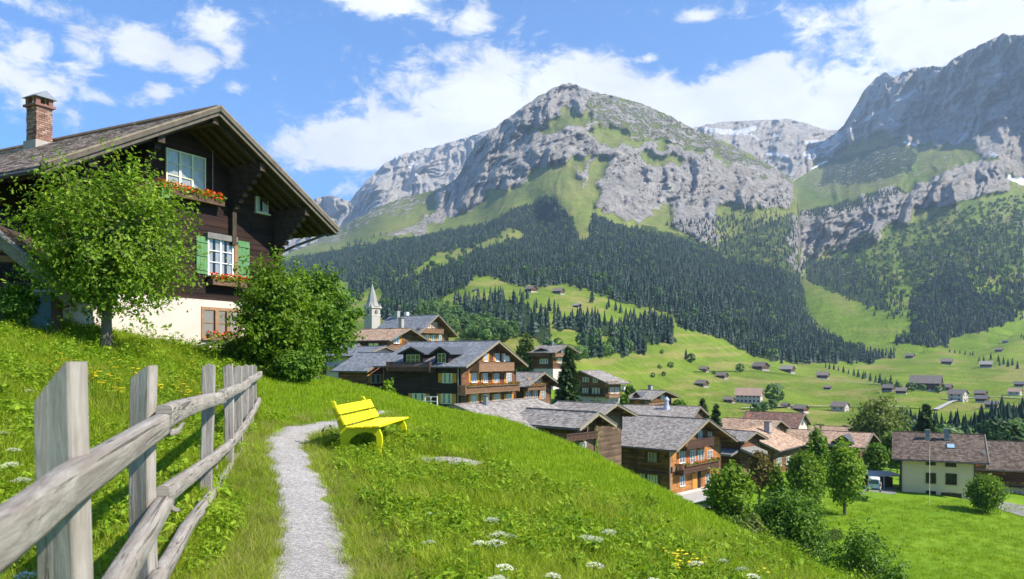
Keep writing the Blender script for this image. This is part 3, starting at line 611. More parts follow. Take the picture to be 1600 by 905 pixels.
for i, (s_, poly, h, dn, ex) in enumerate([(S1, F_main, 12.5, 2.5, (F_clear, F_clear2, F_light)), (S1, F_2, 12, 1.5, ()), (S1, F_3, 12, 1.5, ()), (S1, F_4, 12, 1.6, ()), (S1, F_5, 12, 1.5, ()), (S4, F_6, 12, 2.2, (F_light,)),
      (S4, [(1245,400),(1330,400),(1400,440),(1430,500),(1380,500),(1300,450),(1250,440)], 14, .35, ()), (S4, [(1380,400),(1500,360),(1600,330),(1600,480),(1450,440)], 14, .22, ()), (S4, [(1235,335),(1330,318),(1400,290),(1410,300),(1330,330),(1280,340)], 13, .5, ()),
      (S1, [(1040,350),(1120,340),(1240,340),(1248,430),(1150,410)], 14, .35, ()), (S1, [(640,352),(700,330),(560,380),(500,395)], 14, .3, ()), (S4, [(1560,460),(1600,430),(1600,505),(1585,500)], 14, .8, ()),
      (S1, [(1100,340),(1230,300),(1240,340),(1150,350)], 12, .12, ())]):
    a, b = scatter(s_, poly, h, dn, 100+i, ex, n=260000 if i == 0 else 30000); P1.append(a); H1.append(b)
P1 = np.concatenate(P1); H1 = np.concatenate(H1)
print('forest trees', len(P1))
joined('conifer_forest', P1, H1, CON, M['needle_far'], 'dark spruce forest covering the mountain slopes', 5)
P2, H2 = [], []
for i, (s_, poly, h, dn) in enumerate([(S1, F_main, 12, .05), (S1, [(690,500),(720,490),(790,515),(815,530),(790,540),(730,530),(700,520)], 8, 1.3), (S4, [(1260,390),(1600,300),(1600,470),(1400,470)], 9, .12), (S1, [(900,520),(1000,520),(1000,560),(960,560),(905,545)], 8, .12), (S4, F_6, 10, .1), (S1, [(600,480),(700,470),(700,500),(640,495)], 8, .5)]):
    a, b = scatter(s_, poly, h, dn, 300+i); P2.append(a); H2.append(b)
P2 = np.concatenate(P2); H2 = np.concatenate(H2)
joined('mixed_woodland', P2, H2, RND, M['leaf_far'], 'light green broadleaf woodland between the conifers', 6)
# ravine wood on the right, beyond the village
r_ = np.random.default_rng(12); n_ = 1900; x_ = r_.uniform(95, 260, n_); y_ = r_.uniform(215, 330, n_); k_ = (x_/y_ > .47) & ((x_/y_ < .66) | (y_ < 330)) & (x_/y_ < .72)
k_ &= ~((x_/y_ > .50) & (x_/y_ < .60) & (y_ > 290)); x_ = x_[k_]; y_ = y_[k_]; z_ = zt(x_, y_)-.5
hh = np.where(x_/y_ > .585, 18, 16)*r_.uniform(.75, 1.2, len(x_))
joined('ravine_wood', np.stack([x_, y_, z_], -1)[::2], hh[::2], CON2, M['needle_far'], 'dark conifer wood in the ravine right of the village', 8)
joined('ravine_thicket', np.stack([x_, y_, z_], -1)[1::2], hh[1::2]*.8, RND2, M['leaf_far'], 'broadleaf trees mixed into the ravine wood', 9)
x_ = r_.uniform(88, 105, 60)*2.4; 
x_ = np.array([at(p, 650, 300).x for p in r_.uniform(1275, 1345, 70)]); y_ = r_.uniform(285, 325, 70)
joined('roadside_thicket', np.stack([x_*y_/300, y_, zt(x_*y_/300, y_)-.4], -1), r_.uniform(6, 10.5, 70), CON2+RND2, M['leaf_far'], 'small dark wood below the valley road behind the village roofs', 10)
# valley roads
def vroad(name, line, wpx, label):
    px = []; 
    for (a, b), (c, d) in zip(line[:-1], line[1:]):
        n = max(2, int(math.hypot(c-a, d-b)/3)); px += [(a+(c-a)*i/n, b+(d-b)*i/n) for i in range(n)]
    px.append(line[-1]); V = []
    for i, (x, y) in enumerate(px):
        p0 = S1.pt(np.array([x]), np.array([y]), True)[0]; q = S1.pt(np.array([px[min(i+1, len(px)-1)][0]]), np.array([px[min(i+1, len(px)-1)][1]]), True)[0]; p_ = S1.pt(np.array([px[max(i-1, 0)][0]]), np.array([px[max(i-1, 0)][1]]), True)[0]
        d = q-p_; s = np.array([d[1], -d[0], 0]); s /= np.linalg.norm(s)+1e-9
        for u in (-1, 1): V.append(p0+s*u*wpx/2+np.array([0, 0, .9]))
    tag(np_mesh(name, np.array(V), grid_faces(len(px), 2)[:, ::-1], M['concrete']), label, kind='structure')
vroad('valley_road', [(1600,624),(1560,621),(1510,623),(1485,630),(1462,642),(1440,639),(1380,636),(1330,637),(1250,636),(1160,640)], 3.2, 'pale valley road')
vroad('farm_track', [(1440,606),(1380,602),(1300,596),(1230,586),(1170,580),(1130,581),(1085,582)], 2.2, 'thin farm track across the pasture')
# ------------------------------------------------------------------ houses
class House:
    """timber house; local x along the gable wall, local y along the ridge. kind A: near corner at x=0, kind B: near corner at x=W"""
    def __init__(s, name, label, cat, cpx, Y, th, base, ridge, eave, W=None, L=None, pr=None, pl=None, kind='A', oe=1.1, og=1.5, mat='brown_wood', shingle='grey', plinth=None, group=None, sink=1.5, tile=(.36, .32), roofmat='beam', barge='barge', thick=.2, both=True, shrow=True, purl=True):
        th = R(th); s.x = Vector((math.cos(th), math.sin(th), 0)); s.y = Vector((-math.sin(th), math.cos(th), 0))
        c = at(cpx, base, Y); z0 = c.z
        def upto(P, d, px): k = (px-CX)/F; return (k*P.y-P.x)/(d.x-k*d.y)
        if kind == 'A': O = c
        if W is None: W = upto(c, s.x, pr) if kind == 'A' else -upto(c, -s.x, pl)*-1
        if kind == 'B': O = c-s.x*W
        if L is None: L = upto(c, s.y, pl if kind == 'A' else pr)
        s.O = O; s.W = W; s.L = L; s.th = th; s.oe = oe; s.og = og; s.kind = kind
        rp = O+s.x*(W/2)-s.y*og; s.zr = CZ-(ridge-HY)/F*rp.y-z0
        ep = O-s.x*oe-s.y*og if kind == 'A' else O+s.x*(W+oe)-s.y*og
        ze = CZ-(eave-HY)/F*ep.y-z0
        s.tan = (s.zr-ze)/(W/2+oe); s.ze = ze; s.hw = s.zr-s.tan*W/2
        s.e = empty(name, (O.x, O.y, z0), th); tag(s.e, label, cat, group); s.z0 = z0
        s.build(mat, shingle, plinth, sink, tile, roofmat, barge, thick, both, purl)
    def top(s, x): return s.zr-s.tan*abs(x-s.W/2)
    def fp(s, f, a, o, z):
        if f == 'g': return (a, -o, z)
        if f == 'l': return (-o, a, z)
        if f == 'r': return (s.W+o, a, z)
    def loc(s, f, px, o=0):
        b = s.O+(s.y*-o if f == 'g' else s.x*-o if f == 'l' else s.x*(s.W+o)); d = s.x if f == 'g' else s.y
        k = (px-CX)/F; a = (k*b.y-b.x)/(d.x-k*d.y); return a, (b+d*a).y
    def zz(s, py, Y): return CZ-(py-HY)/F*Y-s.z0
    def bx(s, mb, f, a0, a1, o0, o1, z0, z1):
        P = [s.fp(f, a, o, z) for z in (z0, z1) for (a, o) in ((a0, o0), (a1, o0), (a1, o1), (a0, o1))]
        mb.hexa(P); return mb
    def build(s, mat, shingle, plinth, sink, tile, roofmat, barge, thick, both, purl):
        W, L, e = s.W, s.L, s.e; u = thick+.02
        prof = [(0, -sink), (W, -sink), (W, s.top(W)-u), (W/2, s.zr-u), (0, s.top(0)-u)]
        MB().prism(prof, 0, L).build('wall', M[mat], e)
        if plinth:
            hp, pm = plinth; MB().box(-.05, -.05, -sink, W+.05, L+.05, hp).build('plinth', M[pm], e)
        # corner posts
        for (cx_, cy_) in ((0, 0), (W, 0), (0, L)):
            b = MB(); b.box(cx_-.09, cy_-.09, max(0, (plinth or (0,))[0])+.003, cx_+.09, cy_+.09, s.top(cx_)-u-.03); b.build('corner_post', M[roofmat], e)
        oe, og = s.oe, s.og; x0, x1, y0, y1 = -oe, W+oe, -og, L+og*.7
        mb = MB()
        for sgn in (-1, 1):
            xe = x0 if sgn < 0 else x1
            ze = s.top(xe); mb.hexa([(xe, y0, ze-thick), (W/2, y0, s.zr-thick), (W/2, y1, s.zr-thick), (xe, y1, ze-thick), (xe, y0, ze-.03), (W/2, y0, s.zr-.03), (W/2, y1, s.zr-.03), (xe, y1, ze-.03)])
        rf = mb.build('roof', M[roofmat], e); s.roof = rf
        for sgn in (-1, 1):
            xe = x0-.05 if sgn < 0 else x1+.05; a = Vector((xe, y0-.035, s.top(xe)-.06)); b = Vector((W/2, y0-.035, s.zr-.06))
            MB().beam(a, b, .06, thick+.12, up=(0, 0, 1)).build('barge_board', M[barge], rf)
            MB().beam(a+Vector((0, -.02, .13)), b+Vector((0, -.02, .13)), .16, .05).build('verge_strip', M['grey_board' if barge != 'barge_dark' else 'barge'], rf)
        MB().tube([(W/2, y0, s.zr+.03), (W/2, y1, s.zr+.03)], .09, 6).build('ridge_cap', SH[shingle], rf)
        for sgn in (-1, 1):
            xe = x0-.08 if sgn < 0 else x1+.08
            MB().tube([(xe, y0, s.top(xe)-.1), (xe, y1, s.top(xe)-.1)], .075, 6).build('gutter', M['metal_dark'], rf)
        s.shingles(shingle, tile, rf, x0, x1, y0, y1, both)
        if purl:
            for fx in (-.0, .25, .5, .75, 1.0):
                x = fx*W; z = s.top(x)-thick-.14
                MB().beam((x, -og+.12, z), (x, .1, z), .2, .24).build('purlin', M[roofmat], e)
            for i, xx in enumerate(np.arange(.8, L+.5, .9)):
                if i > 22: break
            mb = MB()
            for xx in np.arange(0, L+og*.5, .85):
                for sgn in (-1, 1):
                    xa = 0 if sgn < 0 else W; xb = x0+.08 if sgn < 0 else x1-.08
                    mb.beam((xa, xx, s.top(xa)-thick-.06), (xb, xx, s.top(xb)-thick-.06), .1, .12)
            rr2 = mb.build('rafter_ends', M[roofmat], e); rr2['kind'] = 'stuff'
    def shingles(s, shingle, tile, rf, x0, x1, y0, y1, both, skip=None):
        tw, te = tile; W = s.W; V = []; Fc = []; A = []; r = random.Random(int(abs(s.O.x)*100))
        for sgn in ((-1, 1) if both else (-1,)):
            half = (W/2-x0) if sgn < 0 else (x1-W/2); sl = half*math.sqrt(1+s.tan**2); n = max(2, int(sl/te)); ca = 1/math.sqrt(1+s.tan**2); nx = s.tan*ca; 
            for i in range(n):
                d0 = half-(i)*half/n; d1 = half-(i+1.25)*half/n; d1 = max(d1, 0); y = y0-r.uniform(0, tw)
                while y < y1:
                    wd = tw*r.uniform(.7, 1.3); ya = max(y, y0-.02); yb = min(y+wd-.012, y1+.02); y += wd
                    if yb-ya < .05: continue
                    t = r.uniform(.006, .022)*(te/.3); jit = r.uniform(-.02, .02)
                    dx = sgn; X0 = W/2+dx*(d0+jit+.02); X1 = W/2+dx*d1; Z0 = s.zr-s.tan*(d0+jit); Z1 = s.zr-s.tan*d1
                    if skip and skip((X0+X1)/2, (ya+yb)/2): continue
                    b = len(V); V += [(X0, ya, Z0+t), (X0, yb, Z0+t+r.uniform(-.008, .008)), (X1, yb, Z1+.004), (X1, ya, Z1+.004), (X0, ya, Z0-.02), (X0, yb, Z0-.02)]
                    Fc += [(b, b+1, b+2, b+3), (b+4, b+5, b+1, b)]; a = r.random(); A += [a, a]
        o = np_mesh('shingles', V, Fc, SH[shingle], rf, attrs={'rnd': ('FACE', A)}); o['kind'] = 'stuff'; s.shing = o
    def win(s, f, p0, p1, q0, q1, n=2, rows=2, sh=None, fm='white', cur=.6, sides='lr', px=True, sill=True, curt=True, fw=.06):
        if px:
            a0, Y0 = s.loc(f, p0); a1, Y1 = s.loc(f, p1); Ym = (Y0+Y1)/2; z1 = s.zz(q0, Ym); z0 = s.zz(q1, Ym)
            if a0 > a1: a0, a1 = a1, a0
        else: a0, a1, z1, z0 = p0, p1, q0, q1
        w_ = a1-a0; h = z1-z0; mb = MB(); B = lambda *a: s.bx(mb, f, *a)
        B(a0-fw, a0, .02, .09, z0-fw, z1+fw); B(a1, a1+fw, .02, .09, z0-fw, z1+fw); B(a0, a1, .02, .088, z1, z1+fw); B(a0, a1, .02, .088, z0-fw, z0)
        for i in range(1, n): x = a0+w_*i/n; B(x-.04, x+.04, .02, .085, z0, z1)
        for j in range(1, rows):
            z = z0+h*j/rows
            for i in range(n): B(a0+w_*i/n+(.04 if i else 0), a0+w_*(i+1)/n-(.04 if i < n-1 else 0), .055, .08, z-.014, z+.014)
        wd = mb.build('window', M[fm], s.e)
        MB().poly([s.fp(f, a0, .022, z0), s.fp(f, a1, .022, z0), s.fp(f, a1, .022, z1), s.fp(f, a0, .022, z1)]).build('dark_room', M['dark'], wd)
        if curt:
            mb = MB(); r = random.Random(int(a0*1000)); 
            for i in range(n):
                ca = a0+w_*i/n; cb = a0+w_*(i+1)/n
                for (u0, u1) in (((0, .38), (.62, 1)) if cur < .95 else ((0, 1),)):
                    k = 6; 
                    for j in range(k):
                        t0 = u0+(u1-u0)*j/k; t1 = u0+(u1-u0)*(j+1)/k; o0 = .036+.008*(j % 2); o1 = .036+.008*((j+1) % 2)
                        mb.poly([s.fp(f, ca+(cb-ca)*t0, o0, z0+h*.03), s.fp(f, ca+(cb-ca)*t1, o1, z0+h*.03), s.fp(f, ca+(cb-ca)*t1, o1, z1), s.fp(f, ca+(cb-ca)*t0, o0, z1)])
            mb.build('curtain', M['curtain'], wd)
        MB().poly([s.fp(f, a0, .06, z0), s.fp(f, a1, .06, z0), s.fp(f, a1, .06, z1), s.fp(f, a0, .06, z1)]).build('pane', M['glass'], wd)
        if sill: s.bx(MB(), f, a0-.1, a1+.1, .03, .16, z0-fw-.05, z0-fw-.003).build('sill', M[fm], wd)
        if sh:
            sw = w_/2 if n == 2 else w_/n
            sw = min(sw, .65)
            for sd in sides:
                b0, b1 = (a0-fw-sw, a0-fw-.01) if sd == 'l' else (a1+fw+.01, a1+fw+sw)
                mb = MB(); k = 3
                for i in range(k): s.bx(mb, f, b0+(b1-b0)*i/k+.006, b0+(b1-b0)*(i+1)/k-.006, .03, .062, z0-.05, z1+.05)
                so = mb.build('shutter', M[sh], s.e)
                for zt_ in (.18, .82): s.bx(MB(), f, b0+.03, b1-.03, .063, .085, z0+h*zt_-.04, z0+h*zt_+.04).build('batten', M[sh], so)
        return a0, a1, z0, z1
    def balc(s, f, p0, p1, qf, qr, depth=1.1, mat='rail_wood', px=True, gap=.05, sidewalls=True, flowers=False):
        if px:
            a0, Y0 = s.loc(f, p0, depth); a1, Y1 = s.loc(f, p1, depth)
            if a0 > a1: a0, a1 = a1, a0
            Ym = (Y0+Y1)/2; zf = s.zz(qf, Ym); zr = s.zz(qr, Ym)
        else: a0, a1, zf, zr = p0, p1, qf, qr
        fl = s.bx(MB(), f, a0, a1, .01, depth, zf-.12, zf).build('balcony', M[mat], s.e)
        s.bx(MB(), f, a0-.04, a1+.04, depth-.04, depth+.08, zr-.07, zr).build('handrail', M[mat], fl)
        mb = MB(); x = a0
        while x < a1-.05: s.bx(mb, f, x+.012, x+.17-gap, depth-.01, depth+.02, zf-.08, zr-.072); x += .17
        for e_ in (a0, a1):
            y = .1
            while y < depth-.1: s.bx(mb, f, e_-.015, e_+.015, y, y+.17-gap, zf-.08, zr-.072); y += .17
        b = mb.build('balusters', M[mat], fl); b['kind'] = 'stuff'
        for e_ in (a0, a1): s.bx(MB(), f, e_-.03, e_+.03, .02, depth-.045, zr-.06, zr).build('side_rail', M[mat], fl)
        n = max(2, int((a1-a0)/2.4)+1)
        for i in range(n):
            x = a0+.06+(a1-a0-.12)*i/(n-1); s.bx(MB(), f, x-.06, x+.06, .02, depth-.05, zf-.3, zf-.123).build('bracket', M[mat], fl)
        if flowers: flowerbox(s, f, a0+.3, a1-.3, zr-.05, depth+.1, .2, 26, int(40*(a1-a0)))
        return fl
    def chimney(s, x, y, w_, ztop, mat='stone', cap='metal_dark', brick=False):
        zb = s.top(x+w_)-.4; c = MB().box(x-w_/2, y-w_/2, zb, x+w_/2, y+w_/2, ztop).build('chimney', M[mat], s.roof)
        MB().box(x-w_/2-.08, y-w_/2-.08, ztop+.003, x+w_/2+.08, y+w_/2+.08, ztop+.1).build('chimney_cap', M[cap], s.roof)
        MB().box(x-w_/2-.06, y-w_/2-.06, zb, x+w_/2+.06, y+w_/2+.06, s.top(x)+.18).build('flashing', M['metal'], s.roof)
        return c
def flowerbox(s, f, a0, a1, z, o, h, seed, n, mats=('red',)):
    r = np.random.default_rng(seed); V = []; Fc = []; A = []; V2 = []; F2 = []; A2 = []
    for i in range(n):
        a = r.uniform(a0, a1); oo = o+r.uniform(-.06, .2); zz = z+r.uniform(-.08, h); fl = r.uniform() < .42
        sz = r.uniform(.025, .06)*(1 if s.O.y < 40 else 1.8); n_ = r.normal(size=3); n_ /= np.linalg.norm(n_); t = np.cross(n_, [0, 0, 1.]); t /= np.linalg.norm(t); b = np.cross(n_, t); c = np.array(s.fp(f, a, oo, zz+(.05 if fl else 0)))
        if fl: k = len(V); V += [c-t*sz, c-b*sz, c+t*sz, c+b*sz]; Fc.append((k, k+1, k+2, k+3)); A.append(r.uniform())
        else: k = len(V2); V2 += [c-t*sz*1.3, c-b*sz, c+t*sz*1.3, c+b*sz]; F2.append((k, k+1, k+2, k+3)); A2.append(r.uniform())
    bx_ = s.bx(MB(), f, a0, a1, o-.08, o+.12, z-.22, z-.02).build('flower_box', M['beam'], s.e)
    q = np_mesh('blossoms', V, Fc, M['red'], bx_, attrs={'rnd': ('FACE', A)}); q['kind'] = 'stuff'
    q = np_mesh('box_leaves', V2, F2, M['leaf_a'], bx_, attrs={'rnd': ('FACE', A2)}); q['kind'] = 'stuff'
    return bx_
# --- the old chalet on the bank, left
H = House('old_chalet', 'large dark timber chalet on the left bank with green shutters and a brick chimney', 'chalet', 90, 22, 62.5, 524, 170, 258, W=8.3, L=13, oe=1.4, og=1.6, mat='chalet_wood', shingle='chalet', tile=(.17, .2), roofmat='chalet_beam', barge='barge_dark', thick=.16, purl=False)
wz = H.zz(468, 26.3)   # top of the white ground floor
MB().box(-.06, -.06, -1.5, H.W+.06, H.L+.06, wz).build('plaster_wall', M['plaster'], H.e)
z = wz+.003; row = 0; pr_ = random.Random(3)
while z < H.zr-.45:
    z2 = min(z+.19, H.zr-.36); zt_ = z2
    inset = 0 if zt_ < H.hw-.2 else (zt_+.2-H.hw)/H.tan
    a, b = inset, H.W-inset
    if b-a > .3:
        cuts = [a]; x = a+pr_.uniform(1.6, 3.4)
        while x < b-.8: cuts.append(x); x += pr_.uniform(2.0, 3.6)
        cuts.append(b)
        for c0, c1 in zip(cuts[:-1], cuts[1:]):
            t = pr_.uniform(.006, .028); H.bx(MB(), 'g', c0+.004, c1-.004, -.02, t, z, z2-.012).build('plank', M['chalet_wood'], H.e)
    z += .19; row += 1
# windows of the facade
a = H.win('g', 259, 317, 242, 298, 3, 3, fm='white_old', cur=1, fw=.05)
flowerbox(H, 'g', H.loc('g', 240)[0], H.loc('g', 340)[0], H.zz(305, 26)+.0, .22, .16, 3, 620)
H.bx(MB(), 'g', H.loc('g', 240)[0], H.loc('g', 252)[0], .12, .38, H.zz(312, 25), H.zz(296, 25)).build('watering_can', M['shutter_green'], H.e)
a = H.win('g', 324, 360, 376, 429, 2, 3, fm='white', cur=.6, sh=None, fw=.06)
for (p0, p1, q0, q1) in ((305, 322.5, 368, 427), (370, 388, 376, 433)):
    a0, Y0 = H.loc('g', p0); a1, Y1 = H.loc('g', p1); z1 = H.zz(q0, Y0); z0_ = H.zz(q1, Y0); mb = MB()
    for i in range(3): H.bx(mb, 'g', a0+(a1-a0)*i/3+.004, a0+(a1-a0)*(i+1)/3-.004, .035, .065, z0_, z1)
    so = mb.build('shutter', M['shutter_green'], H.e)
    for t in (.12, .5, .86): H.bx(MB(), 'g', a0+.02, a1-.02, .066, .09, z0_+(z1-z0_)*t-.035, z0_+(z1-z0_)*t+.035).build('batten', M['shutter_green'], so)
a0, Y0 = H.loc('g', 319); a1, Y1 = H.loc('g', 366)
H.bx(MB(), 'g', a0, a1, .03, .17, H.zz(372, Y0), H.zz(363, Y0)).build('lintel', M['grey_board'], H.e)
H.bx(MB(), 'g', H.loc('g', 363)[0], H.loc('g', 369)[0], .03, .1, H.zz(432, Y0), H.zz(374, Y0)).build('frame_post', M['light_beam'], H.e)
flowerbox(H, 'g', H.loc('g', 322)[0], H.loc('g', 378)[0], H.zz(437, 27), .2, .12, 4, 330)
a = H.win('g', 399, 415, 311, 331, 1, 1, fm='white_old', fw=.05)
a = H.win('g', 316, 370, 486, 525, 3, 2, fm='light_beam', cur=1, fw=.1)
for i in (1, 2):
    x = a[0]+(a[1]-a[0])*i/3; H.bx(MB(), 'g', x-.07, x+.07, .09, .14, a[2], a[3]).build('window_post', M['light_beam'], H.e)
# small geraniums on the sill
flowerbox(H, 'g', a[0]+.1, a[1]-.1, a[2]+.06, .13, .08, 9, 60)
# purlins, stepped brackets and soffit boards of the front overhang
for fx in (0, .26, .5, .74, 1.0):
    x = fx*H.W; zq = H.top(x)-.32
    pu = MB().beam((x, -H.og+.1, zq), (x, .2, zq), .24, .28).build('purlin', M['chalet_beam'], H.e)
for fx in (.26, .74, 1.0, 0.0):
    x = fx*H.W; zq = H.top(x)-.46; mb = MB()
    for i in range(6):
        o_ = 1.25*(1-i/6.5)**1.1; mb.box(x-.1, -o_, zq-.2*(i+1)+.006, x+.1, .05, zq-.2*i)
        mb.tube([(x-.102, -o_, zq-.2*i-.1), (x+.102, -o_, zq-.2*i-.1)], .095, 8)
    zl = zq-1.2
    mb.box(x-.09, -.2, max(wz+.1, zl-1.2), x+.09, .03, zl-.003); mb.build('bracket', M['chalet_beam'], H.e)
for yy in np.arange(-H.og+.3, .0, .42):
    for sgn in (0, 1):
        xe = -H.oe+.05 if sgn == 0 else H.W+H.oe-.05
        MB().beam((xe, yy, H.top(xe)-.25), (H.W/2, yy, H.zr-.25), .1, .12).build('rafter', M['chalet_beam'], H.e)
for yy in np.arange(.6, 12, .8):
    for xe, xi in ((-H.oe+.05, .1), (H.W+H.oe-.05, H.W-.1)):
        MB().beam((xe, yy, H.top(xe)-.25), (xi, yy, H.top(xi)-.25), .1, .12).build('rafter', M['chalet_beam'], H.e)
# second barge layer and mossy verge
for sgn in (-1, 1):
    xe = -H.oe-.1 if sgn < 0 else H.W+H.oe+.1
    MB().beam((xe, -H.og-.1, H.top(xe)-.02), (H.W/2, -H.og-.1, H.zr-.02), .05, .12).build('barge_board', M['barge_dark'], H.roof)
MB().tube([(H.W+.05, -.05, H.hw-1.75), (H.W+.35, -.6, H.hw-1.45), (H.W+1.25, -1.3, H.hw-.95), (H.W+H.oe+.05, -1.4, H.top(H.W+H.oe)-.2)], .05, 7).build('downpipe', M['metal_dark'], H.e)
a0, Y0 = H.loc('g', 329); MB().tube([(a0, -.1, H.zz(301, Y0)), (a0, -.1, H.zz(236, Y0))], .018, 6).build('pole', M['grey_board'], H.e)
# brick chimney, every brick real
def chimney_bricks(hs, x, y, w_, zb, zt_):
    core = MB().box(x-w_/2+.03, y-w_/2+.03, zb, x+w_/2-.03, y+w_/2-.03, zt_-.42).build('chimney', M['concrete'], hs.roof)
    r = random.Random(1); V = []; Fc = []; A = []; bh = .075; nrow = int((zt_-.42-zb)/bh)
    def addb(p0, p1):
        b = len(V); (ax, ay, az), (bx_, by, bz) = p0, p1
        V.extend([(ax,ay,az),(bx_,ay,az),(bx_,by,az),(ax,by,az),(ax,ay,bz),(bx_,ay,bz),(bx_,by,bz),(ax,by,bz)])
        a = r.random()
        for q in [(3,2,1,0),(4,5,6,7),(0,1,5,4),(1,2,6,5),(2,3,7,6),(3,0,4,7)]: Fc.append(tuple(b+i for i in q)); A.append(a)
    for i in range(nrow):
        z0 = zb+i*bh; nb = 3; off = .5*(i % 2); t = w_/nb
        for side in range(4):
            for j in range(-1, nb):
                s0 = max(-w_/2, -w_/2+(j+off)*t+.006); s1 = min(w_/2, -w_/2+(j+1+off)*t-.006)
                if s1-s0 < .03: continue
                pr = r.uniform(-.008, .012)
                if side == 0: addb((x+s0, y-w_/2-pr, z0+.006), (x+s1, y-w_/2+.05, z0+bh-.006))
                if side == 1: addb((x+s0, y+w_/2-.05, z0+.006), (x+s1, y+w_/2+pr, z0+bh-.006))
                if side == 2: addb((x-w_/2-pr, y+s0, z0+.006), (x-w_/2+.05, y+s1, z0+bh-.006))
                if side == 3: addb((x+w_/2-.05, y+s0, z0+.006), (x+w_/2+pr, y+s1, z0+bh-.006))
    o = np_mesh('bricks', V, Fc, SHB, core, attrs={'rnd': ('FACE', A)}); o['kind'] = 'stuff'
    MB().box(x-w_/2-.08, y-w_/2-.08, zt_-.41, x+w_/2+.08, y+w_/2+.08, zt_-.33).build('brick_collar', M['brickcol'], hs.roof)
    for (sx, sy) in ((-1,-1),(1,-1),(1,1),(-1,1)):
        MB().box(x+sx*(w_/2-.06)-.08, y+sy*(w_/2-.06)-.08, zt_-.327, x+sx*(w_/2-.06)+.08, y+sy*(w_/2-.06)+.08, zt_-.1).build('chimney_pier', M['brickcol'], hs.roof)
    MB().prism([(x-w_/2-.12, zt_-.097), (x+w_/2+.12, zt_-.097), (x, zt_+.16)], y-w_/2-.12, y+w_/2+.12).build('chimney_cap', M['metal'], hs.roof)
    MB().box(x-w_/2-.07, y-w_/2-.07, zb, x+w_/2+.07, y+w_/2+.07, hs.top(x)+.12).build('flashing', M['stone'], hs.roof)
SHB = attr_ramp('brick', [(.1, (.12, .065, .05)), (.5, (.24, .14, .105)), (.9, (.40, .28, .22))]); M['brickcol'] = plain('brick_collar', (.2, .1, .075), .9, .3, 6)
yc = 6.75; chimney_bricks(H, H.W/2-.45, yc, .58, H.top(H.W/2-.45)-.5, H.zz(160, 29)+.0)
# open shed at the left edge
se = empty('open_shed', at(0, 512, 21), R(8)); tag(se, 'open timber shed at the left edge with a glass screen under its roof', 'shed')
so_ = se.location
def L_(px, py, Y): p = at(px, py, Y)-so_; return Matrix.Rotation(-R(8), 3, 'Z') @ p
r0, r1 = L_(-190, 215, 19.5), L_(112, 466, 19.5)
sd_ = Vector((0, 3.2, 0)); up_ = Vector((0, 0, .14))
MB().hexa([r0, r1, r1+sd_, r0+sd_, r0+up_, r1+up_, r1+sd_+up_, r0+sd_+up_]).build('roof', M['chalet_beam'], se)
MB().beam(r0+Vector((0,-.06,-.02)), r1+Vector((0,-.06,-.02)), .07, .3).build('barge_board', M['barge'], se)
MB().beam(r0+Vector((0,-.10,.16)), r1+Vector((0,-.10,.16)), .2, .05).build('verge_strip', M['grey_board'], se)
for t in (.25, .62): 
    q = r0.lerp(r1, t)+Vector((0, 0, -.25)); MB().beam(q+Vector((0, -.02, 0)), q+Vector((0, 3, 0)), .16, .2).build('purlin', M['light_beam'], se)
MB().beam(L_(-150, 447, 19.9), L_(95, 447, 19.9), .2, .16).build('tie_beam', M['chalet_beam'], se)
MB().beam(L_(-150, 405, 20), L_(30, 405, 20), .16, .16).build('collar_beam', M['light_beam'], se)
for p_ in (3, 87):
    MB().beam(L_(p_, 530, 20), L_(p_, 452, 20), .16, .16, up=(0, 1, 0)).build('post', M['beam'], se)
MB().hexa([L_(9, 522, 20.1), L_(83, 522, 20.1), L_(83, 522, 20.13), L_(9, 522, 20.13), L_(9, 456, 20.1), L_(83, 456, 20.1), L_(83, 456, 20.13), L_(9, 456, 20.13)]).build('glass_screen', M['screen'] if 'screen' in M else plain('frosted_glass', (.22, .34, .36), .25, .2, 1.2, spec=.5), se)
MB().hexa([L_(-260, 560, 22.8), L_(80, 540, 22.8), L_(80, 540, 22.9), L_(-260, 560, 22.9), L_(-260, 380, 22.8), L_(80, 440, 22.8), L_(80, 440, 22.9), L_(-260, 380, 22.9)]).build('back_wall', M['chalet_wood'], se)
